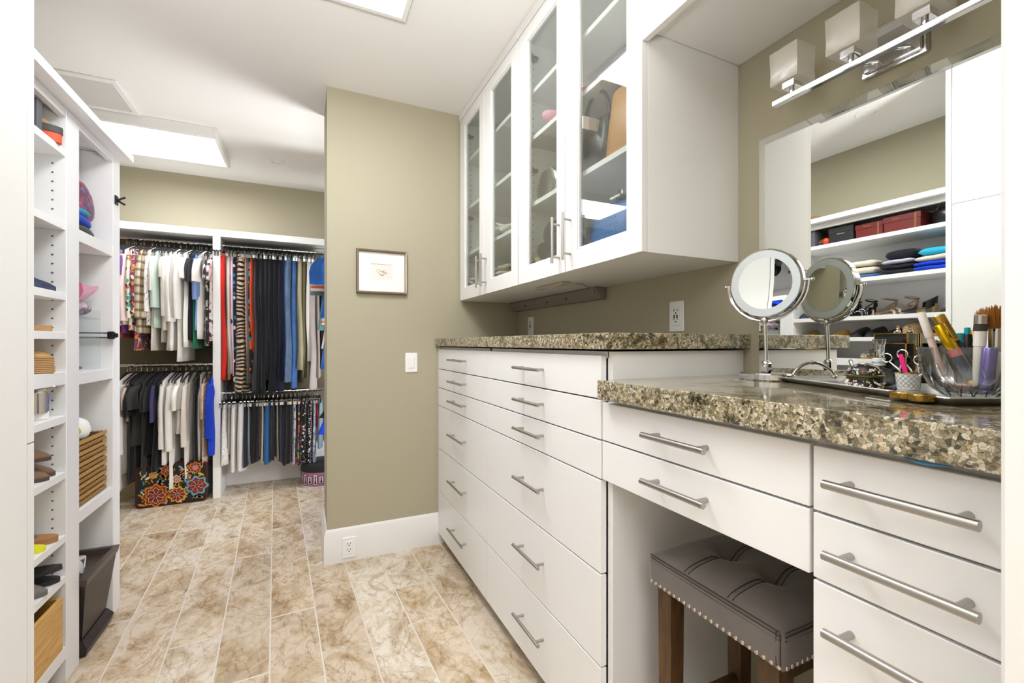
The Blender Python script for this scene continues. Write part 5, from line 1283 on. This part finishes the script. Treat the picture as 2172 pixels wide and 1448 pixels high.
UR = [
 ('pants', 462, 812, .24, .016, .7, 0, P('tealdenim', 'denim', ('2F5C74', '47788F')), 'teal blue trousers next to the divider'),
 ('pants', 468, 775, .24, .014, .7, 0, P('charcoalc', 'plain', ('46424A',)), 'charcoal grey trousers beside the red ones'),
 ('pants', 476, 804, .26, .029, .9, -.02, P('bright_red', 'plain', ('D9291F',)), 'bright red full-length trousers on the upper right rod'),
 ('pants', 485, 804, .24, .012, .7, 0, P('sage', 'plain', ('8E917C',)), 'sage green trousers hanging behind the red ones'),
 ('pants', 489, 792, .24, .013, .6, 0, P('whitetex', 'plain', ('DDD2CC',)), 'white textured trousers beside the sage ones'),
 ('pants', 495, 796, .24, .015, .6, 0, P('pinknavy', 'floral', ('E0B9C6', '2A2F4A', 'E0B9C6', 'D9C0CC'), .5), 'pink trousers with navy flowers'),
 ('pants', 501, 822, .24, .013, .6, 0, P('navyfloral', 'floral', ('1C2136', '2F7FB0', '1C2136', 'C9C9D6'), .8), 'navy trousers with blue flower print'),
 ('pants', 513, 832, .27, .030, 1.0, .03, P('zebra1', 'zebra', ('1A1716', 'C9AD8E'), .62), 'black and tan zebra print wide trousers'),
 ('pants', 523, 775, .24, .011, .6, 0, P('blush', 'plain', ('C9A79C',)), 'blush pink trousers right of the zebra print'),
 ('pants', 528, 812, .24, .012, .7, 0, P('taupe2', 'plain', ('6F625B',)), 'taupe brown trousers left of the tomato orange pair'),
 ('pants', 535, 742, .24, .014, .5, 0, P('tomato', 'plain', ('D04A28',)), 'tomato orange narrow trousers'),
 ('pants', 532, 788, .24, .012, .6, 0, P('orangefloral', 'floral', ('22262E', 'D9602A', '2F8A9E', 'D9602A'), .6), 'dark trousers with orange flowers'),
 ('pants', 545, 832, .27, .026, 1.0, 0, P('nearblack', 'plain', ('15171F',)), 'black wide-leg trousers, one of several on the upper right rod'),
 ('pants', 556, 832, .27, .024, .9, 0, P('nearblack', 'plain', ('15171F',)), 'black wide-leg trousers, one of several on the upper right rod'),
 ('pants', 566, 805, .26, .018, .8, 0, P('black2', 'plain', ('1D1D21',)), 'soft black trousers with a shorter hem than their neighbours'),
 ('pants', 575, 832, .27, .022, .9, 0, P('nearblack', 'plain', ('15171F',)), 'black wide-leg trousers, one of several on the upper right rod'),
 ('pants', 586, 825, .26, .020, .9, 0, P('nearblack', 'plain', ('15171F',)), 'black wide-leg trousers, one of several on the upper right rod'),
 ('pants', 595, 828, .25, .016, .8, 0, P('navy1', 'plain', ('191B33',)), 'dark navy trousers left of the blue jeans'),
 ('pants', 604, 785, .25, .020, .7, 0, P('jeans1', 'denim', ('23467E', '3E6CAB')), 'mid-blue jeans, left of the flared pair'),
 ('pants', 613, 808, .28, .018, 1.15, -.12, P('jeans2', 'denim', ('4B6487', '6C86A8')), 'grey-blue flared jeans with wide hem'),
 ('pants', 621, 822, .24, .018, .7, 0, P('jeans3', 'denim', ('2F5A96', '4F7FBE')), 'bright blue jeans right of the flared pair'),
 ('pants', 635, 783, .26, .026, .85, -.1, P('khaki', 'plain', ('B3A98C',)), 'khaki trousers with turned-up cuff'),
 ('pants', 642, 800, .24, .014, .6, 0, P('olivegreen', 'plain', ('6E6A48',)), 'olive green trousers behind the khaki pair'),
 ('pants', 652, 765, .25, .022, .6, 0, P('whitepants', 'plain', ('E2DEDC',)), 'white trousers on the upper right rod'),
 ('pants', 661, 824, .26, .024, .95, -.05, P('stone', 'plain', ('B5AAA6',)), 'stone grey wide trousers'),
 ('pants', 670, 800, .25, .018, .8, 0, P('stone2', 'plain', ('A79C96',)), 'darker stone trousers beside the wide grey pair'),
 ('pants', 679, 780, .25, .018, .7, 0, P('black3', 'plain', ('17171A',)), 'black trousers behind the blue tee'),
]
LL = [
 ('shirt', 262, 1035, .40, .016, .3, 0, P('beigetop', 'plain', ('CFC5B6',)), 'beige top at the far left of the lower rod'),
 ('shirt', 268, 1002, .44, .022, .52, .15, P('whitelong', 'plain', ('E3DCD3',)), 'white long-sleeved top at the left of the lower rod'),
 ('shirt', 281, 890, .36, .012, .2, .1, P('rosepink', 'plain', ('D3B3AC',)), 'dusty pink short top in the lower bay'),
 ('shirt', 292, 1010, .42, .024, .25, .2, P('black4', 'plain', ('141417',)), 'black short-sleeved long tee'),
 ('shirt', 304, 940, .42, .022, .20, .25, P('charcoal2', 'plain', ('35322F',)), 'charcoal brown tee with cap sleeve'),
 ('dress', 315, 1000, .40, .020, 0, .1, P('darkgrey', 'plain', ('33322F',)), 'dark grey dress in the lower bay'),
 ('shirt', 328, 960, .42, .018, .22, .2, P('black4', 'plain', ('141417',)), 'black tee at the middle of the lower left rod'),
 ('shirt', 338, 890, .40, .014, .3, .15, P('indigo', 'plain', ('3B3566',)), 'indigo purple top peeking between black tops'),
 ('dress', 346, 992, .44, .026, 0, .15, P('black5', 'plain', ('17181C',)), 'black swing dress at the middle of the lower rod'),
 ('shirt', 358, 980, .42, .022, .5, .2, P('whitesatin', 'plain', ('E2DDD8',)), 'white satin blouse with long sleeves'),
 ('shirt', 370, 1030, .42, .018, .52, .1, P('whitejersey', 'plain', ('E6E1DA',)), 'white jersey top with longest sleeves in the lower bay'),
 ('shirt', 388, 915, .42, .026, .22, .25, P('white5', 'plain', ('E9E4DD',)), 'white ruffled short-sleeved blouse'),
 ('shirt', 400, 1010, .38, .018, .5, .15, P('ivory2', 'plain', ('DDD5CA',)), 'ivory top hanging behind the ruffled blouse'),
 ('tank', 415, 985, .34, .016, 0, 0, P('black4', 'plain', ('141417',)), 'narrow black sleeveless top'),
 ('tank', 423, 974, .30, .014, 0, .1, P('white6', 'plain', ('E4DDD4',)), 'slim white sleeveless top between dark ones'),
 ('shirt', 434, 985, .36, .014, .3, 0, P('peach', 'floral', ('C9A793', 'B08A7A', 'D9C4B4'), 1), 'peach beige top next to the royal blue one'),
 ('shirt', 450, 962, .40, .024, .45, .12, P('royalblue', 'plain', ('1A3FBF',)), 'royal blue top beside the closet divider'),
]
LR = [
 ('skirt', 478, 980, .30, .022, 0, .0, P('whitelace', 'floral', ('DDD8D2', 'C9C3BC', 'E9E5E0'), 1.2), 'white lace skirt at the left of the lower right rod'),
 ('shorts', 488, 960, .26, .012, 0, 0, P('ltgrey', 'plain', ('A9A7A6',)), 'light grey shorts behind white ones'),
 ('pants', 497, 975, .28, .020, .8, 0, P('white7', 'plain', ('E2DEDA',)), 'white buttoned capri trousers'),
 ('pants', 512, 993, .28, .024, .9, 0, P('white8', 'plain', ('DCD9D6',)), 'white capri trousers with dark side buttons, longest of the whites'),
 ('shorts', 520, 988, .24, .010, 0, 0, P('navy2', 'plain', ('20223F',)), 'narrow navy capri trousers beside the whites'),
 ('shorts', 527, 982, .26, .014, 0, 0, P('greyblue', 'plain', ('8A9096',)), 'grey-blue shorts right of the white capris'),
 ('shorts', 537, 978, .28, .018, 0, 0, P('black6', 'plain', ('18171B',)), 'black shorts, one of several on the lower right rod'),
 ('shorts', 545, 975, .26, .014, 0, 0, P('black6', 'plain', ('18171B',)), 'black shorts, one of several on the lower right rod'),
 ('shorts', 551, 965, .24, .010, 0, 0, P('brown2', 'plain', ('4A3A30',)), 'dark brown shorts squeezed beside the black ones'),
 ('shorts', 556, 978, .24, .012, 0, 0, P('white9', 'plain', ('D9D5CF',)), 'white shorts left of the teal blue pair'),
 ('shorts', 566, 980, .27, .020, 0, 0, P('tealblue', 'plain', ('1E5F9A',)), 'teal blue shorts in the lower right bay'),
 ('shorts', 576, 972, .27, .018, 0, 0, P('navy3', 'plain', ('1C1B2E',)), 'dark navy shorts right of the teal pair'),
 ('shorts', 586, 970, .24, .012, 0, 0, P('khaki2', 'plain', ('98916F',)), 'khaki green shorts between navy and purple ones'),
 ('shorts', 594, 978, .26, .016, 0, 0, P('purple2', 'plain', ('2B2548',)), 'deep purple shorts right of the khaki pair'),
 ('shorts', 604, 982, .28, .020, 0, 0, P('black6', 'plain', ('18171B',)), 'black shorts, one of several on the lower right rod'),
 ('shorts', 613, 978, .27, .016, 0, 0, P('black6', 'plain', ('18171B',)), 'black shorts, one of several on the lower right rod'),
 ('pants', 622, 972, .26, .016, .8, 0, P('tropical', 'leaf', ('C9D0DC', 'C2347A', '5E9A4A', 'D98AA8', 'E3DDE0', '4E6FA8'), .8), 'white trousers with pink and green tropical print'),
 ('pants', 631, 965, .25, .012, .8, 0, P('tropical2', 'leaf', ('3A2A4A', 'D9A01E', 'C2347A', '2F6FA8', 'D9602A', '5E9A4A'), .8), 'dark tropical print trousers in orange and magenta'),
 ('pants', 642, 974, .28, .024, 1, 0, P('creamdots', 'floral', ('17161A', 'D9C9B9', 'C9A79C', '17161A'), 1.25), 'black trousers with cream blossom print'),
 ('pants', 654, 974, .28, .018, 1, 0, P('polkadots', 'dots', ('17161A', 'E3E0DA'), 1.0), 'black trousers with white polka dots'),
 ('pants', 663, 966, .26, .014, .9, 0, P('greyfloral', 'leaf', ('7F8296', 'A9A9BC', '5E6278', 'C9C6D0'), 1), 'grey-blue floral trousers right of the polka dots'),
 ('shorts', 669, 905, .22, .010, 0, 0, P('bright_red', 'plain', ('D9291F',)), 'small red shorts on the lower right rod'),
 ('shorts', 676, 948, .26, .018, 0, 0, P('lightdenim', 'denim', ('6F8898', '8FA5B2')), 'light washed denim shorts'),
]
for tab, zr, G_, Yh in ((UL, ZUL, G1, 4.12), (UR, ZUR, G2, 4.18), (LL, ZLL, G3, 4.12), (LR, ZLR, G4, 4.17)):
    seen = {}
    for kind, px, py, w, th, aux, rz, mt, lab in tab:
        x = x_at(px+(8 if (tab is UL or tab is LL) else 3), YR0); L = zr-z_at(px, py, Yh)
        grp = None
        if 'one of several' in lab: grp = lab.split(',')[0]+' in the '+('upper' if zr > 1.5 else 'lower')+' right bay'
        if tab is UL or tab is LL: rz = -.6*rz-.03; w *= .9
        elif tab is UR: th *= 1.25; rz = rz-.08 if x < -.15 else rz
        kw = dict(sleeve=aux) if kind in ('shirt',) else (dict(hem=aux) if kind == 'pants' and aux else {})
        garment(kind, x, zr, w, L, mt, lab, th, rz, grp, hgroup=G_[0], hlab=G_[1], **kw)
# extra bare hangers bunched on the rods
for px in (268, 285, 305, 322, 349, 357, 370, 382, 396, 427, 436):
    hanger(x_at(px, YR0), ZUL, 'top', YR0, R.uniform(-.15, .15), *G1)
for px in (352, 383, 393, 406, 411, 428, 440, 454): hanger(x_at(px, YR0), ZLL, 'top', YR0, R.uniform(-.15, .15), *G3)
for px in (484, 507, 519, 540, 551, 561, 571, 581, 600, 610, 629, 647, 656, 665): hanger(x_at(px, YR0), ZUR, 'clip', YR0, R.uniform(-.1, .1), *G2)
for px in (472, 493, 505, 532, 541, 561, 571, 581, 590, 599, 609, 618, 627, 637, 648, 659, 673): hanger(x_at(px, YR0), ZLR, 'clip', YR0, R.uniform(-.1, .1), *G4)
# side rod behind the return wall; garments face the doorway
r = thing('closet_rod', 'chrome rod running along the right side of the far room', 'rod', (.36, 3.6, 1.96))
wp('rod', MB().cyl((.36, 2.985, 1.96), (.36, 4.05, 1.96), .0125, 16), CHROME, r)
r = thing('closet_rod', 'lower chrome rod along the right side of the far room', 'rod', (.36, 3.6, 1.05))
wp('rod', MB().cyl((.36, 2.985, 1.05), (.36, 4.05, 1.05), .0125, 16), CHROME, r)
gs = ('black hangers on the right side rods', 'black velvet hanger on a side rod behind the olive wall')
sp = dict(hgroup=gs[0], hlab=gs[1])
def side(kind, y, zr, w, L, mt, lab, th, **k):
    garment(kind, .36, zr, w, L, mt, lab, th, PI/2+R.uniform(-.04, .04), y=y, **sp, **k)
side('shirt', 3.42, 1.96, .52, .58, P('cobalt', 'denim', ('1E4A8E', '2C62AE')), 'cobalt blue tee poking out from behind the olive wall', .02, sleeve=.24)
side('shirt', 3.50, 1.96, .50, .62, P('orangeband', 'hstripe', ('D96A48', 'D9CFC4'), .4), 'orange and white striped top behind the cobalt tee', .015, sleeve=.28)
side('shirt', 3.60, 1.96, .54, .66, P('tealgrey', 'plain', ('5F8482',)), 'grey-teal top behind the cobalt tee', .018, sleeve=.30)
side('dress', 3.68, 1.96, .44, .80, P('white3', 'plain', ('EFEBE6',)), 'white dress behind the grey-teal top', .018)
side('dress', 3.56, 1.96, .46, .95, P('bluedenim', 'denim', ('27579C', '3E74BC')), 'long blue denim dress behind the cobalt tee', .018)
side('dress', 3.45, 1.05, .50, .50, P('royalblue', 'plain', ('1A3FBF',)), 'royal blue skirted top low at the edge of the olive wall', .02)
side('dress', 3.60, 1.05, .48, .40, P('darkolive', 'plain', ('2E2D22',)), 'dark olive top beside the royal blue one', .02)

# ---------------------------------------------------------------- floral suitcase
sc_ = thing('storage_case', 'upholstered storage case embroidered with large bright flowers on the closet floor', 'suitcase', (-.88, 4.16, 0))
x0, x1, yf = -1.105, -.675, 4.065
mat_f = fab('blackcanvas', 'plain', ('2A2420',)); 
m = MB(); 
def rr_(x0, x1, z0, z1, r, n=5):
    p = []
    for cx_, cz, a0 in ((x1-r, z1-r, 0), (x0+r, z1-r, PI/2), (x0+r, z0+r, PI), (x1-r, z0+r, 3*PI/2)):
        for i in range(n+1): a = a0+PI/2*i/n; p.append((cx_+r*math.cos(a), cz+r*math.sin(a)))
    return p
P2 = rr_(x0, x1, .003, .300, .028)
m.loft([[(x, yf+.006, z) for x, z in rr_(x0+.006, x1-.006, .009, .294, .024)], [(x, yf, z) for x, z in rr_(x0+.010, x1-.010, .013, .290, .022)]][::-1]+[[(x, yf+.014, z) for x, z in P2], [(x, yf+.20, z) for x, z in P2]])
wp('body', m, mat_f, sc_, ang=50)
m = MB().tube([(x, yf+.010, z) for x, z in P2+[P2[0]]], .004, 6); wp('piping', m, fab('darkred', 'plain', ('5A201C',)), sc_)
cm = {k: mat('thread_'+k, v, .8) for k, v in dict(crimson='7A2420', orange='D07A22', gold='C9A23A', teal='3E7A86', blue='7FA3B8', cream='D9CBB4', green='7E9438', yellow='C9B83A', rose='B0605A').items()}
def flat(pts, d): return MB().loft([[(x, yf-.0002, z) for x, z in pts], [(x, yf-d, z) for x, z in pts]])
def flower(cx_, cz, r, cols, n=8, ph=0):
    for i, (c, k) in enumerate(cols):
        pts = [(cx_+r*k*(1+.13*math.cos(n*a+ph))*math.cos(a), cz+r*k*(1+.13*math.cos(n*a+ph))*math.sin(a)) for a in [2*PI*j/64 for j in range(64)]]
        wp('embroidered_flower', flat(pts, .0008+.0006*i), cm[c], sc_, ang=20)
    m = MB()
    for i in range(n):
        a = 2*PI*i/n+.2; m.tube([(cx_+r*.12*math.cos(a), yf-.0045, cz+r*.12*math.sin(a)), (cx_+r*.55*math.cos(a+.1), yf-.0045, cz+r*.55*math.sin(a+.1)), (cx_+r*.6*math.cos(a+.25), yf-.0045, cz+r*.6*math.sin(a+.25))], .0013, 4)
    wp('stitching', m, cm['cream'], sc_)
flower(-.985, .085, .078, [('orange', 1), ('crimson', .86), ('gold', .70), ('crimson', .62)], 8)
flower(-.855, .075, .056, [('gold', 1), ('orange', .86), ('crimson', .74)], 9, 1)
flower(-.735, .125, .070, [('teal', 1), ('blue', .9), ('crimson', .78), ('rose', .55), ('crimson', .5)], 7, .5)
flower(-.745, .262, .040, [('orange', 1), ('crimson', .8), ('rose', .5)], 8)
flower(-.92, .262, .035, [('orange', 1), ('crimson', .8)], 7)
flower(-1.00, .235, .026, [('gold', 1), ('orange', .7)], 7)
flower(-.86, .19, .026, [('cream', 1), ('rose', .8)], 8)
rg = random.Random(4)
for c in ('teal', 'green', 'gold', 'orange', 'blue', 'yellow', 'cream', 'rose'):
    m = MB()
    for i in range(19):
        cx_ = rg.uniform(x0+.03, x1-.03); cz = rg.uniform(.02, .285); a = rg.uniform(0, 6.28); l = rg.uniform(.012, .028)
        pts = [(cx_+l*(math.cos(t)*math.cos(a)-.4*math.sin(t)*abs(math.sin(t/2))*math.sin(a)), cz+l*(math.cos(t)*math.sin(a)+.4*math.sin(t)*abs(math.sin(t/2))*math.cos(a))) for t in [2*PI*j/12 for j in range(12)]]
        pts = [(min(x1-.014, max(x0+.014, x)), min(.286, max(.014, z))) for x, z in pts]
        q = flat(pts, .0007); m.add(q.v, q.f)
    wp('embroidered_leaves', m, cm[c], sc_, ang=20)
# hat box
hb = thing('hat_box', 'round pink hat box with black lid and framed dress silhouettes on the closet floor', 'box', (.13, 4.19, 0))
pinks = fab('pinkstripe', 'stripe', ('B07A96', 'A56C8A'), 1.6)
mk('box', MB().lathe([(0, .002), (.150, .002), (.1505, .135), (.145, .135), (.145, .01), (0, .01)], n=56), pinks, hb)
mk('lid', MB().lathe([(.1515, .125), (.156, .126), (.157, .185), (.150, .190), (0, .192)], n=56), mat('black_lid', '18171A', .6), hb)
mk('white_edge', MB().lathe([(.151, .002), (.1535, .003), (.1535, .007), (.151, .008)], n=56), WHITE2, hb)
fr = MB(); pa = MB(); dr_ = MB()
for i in range(14):
    a = -PI/2-1.5+i*.30; w_ = .016 if i % 2 else .013; h0, h1 = (.022, .108) if i % 2 == 0 else (.035, .092)
    T = Matrix.Rotation(a+PI/2, 4, 'Z') @ Matrix.Translation((0, -.1512, 0))
    fr.add(*(lambda q: (q.v, q.f))(MB().box(-w_-.004, w_+.004, -.0012, .001, h0-.004, h1+.004).xf(T)))
    pa.add(*(lambda q: (q.v, q.f))(MB().box(-w_, w_, -.0018, 0, h0, h1).xf(T)))
    c = (h0+h1)/2; k = (h1-h0)/2
    dr_.add(*(lambda q: (q.v, q.f))(MB().loft([[(x*.8*w_, y, c+z*k*.85) for x, z in ((-.8, -1), (.8, -1), (.25, .1), (.5, .8), (-.5, .8), (-.25, .1))] for y in (-.0024, -.001)]).xf(T)))
mk('frame_print', fr, BLACKP, hb); mk('picture_print', pa, mat('print_pink_white', 'D9C0C6', .7), hb); mk('dress_print', dr_, mat('print_black', '231F26', .7), hb)
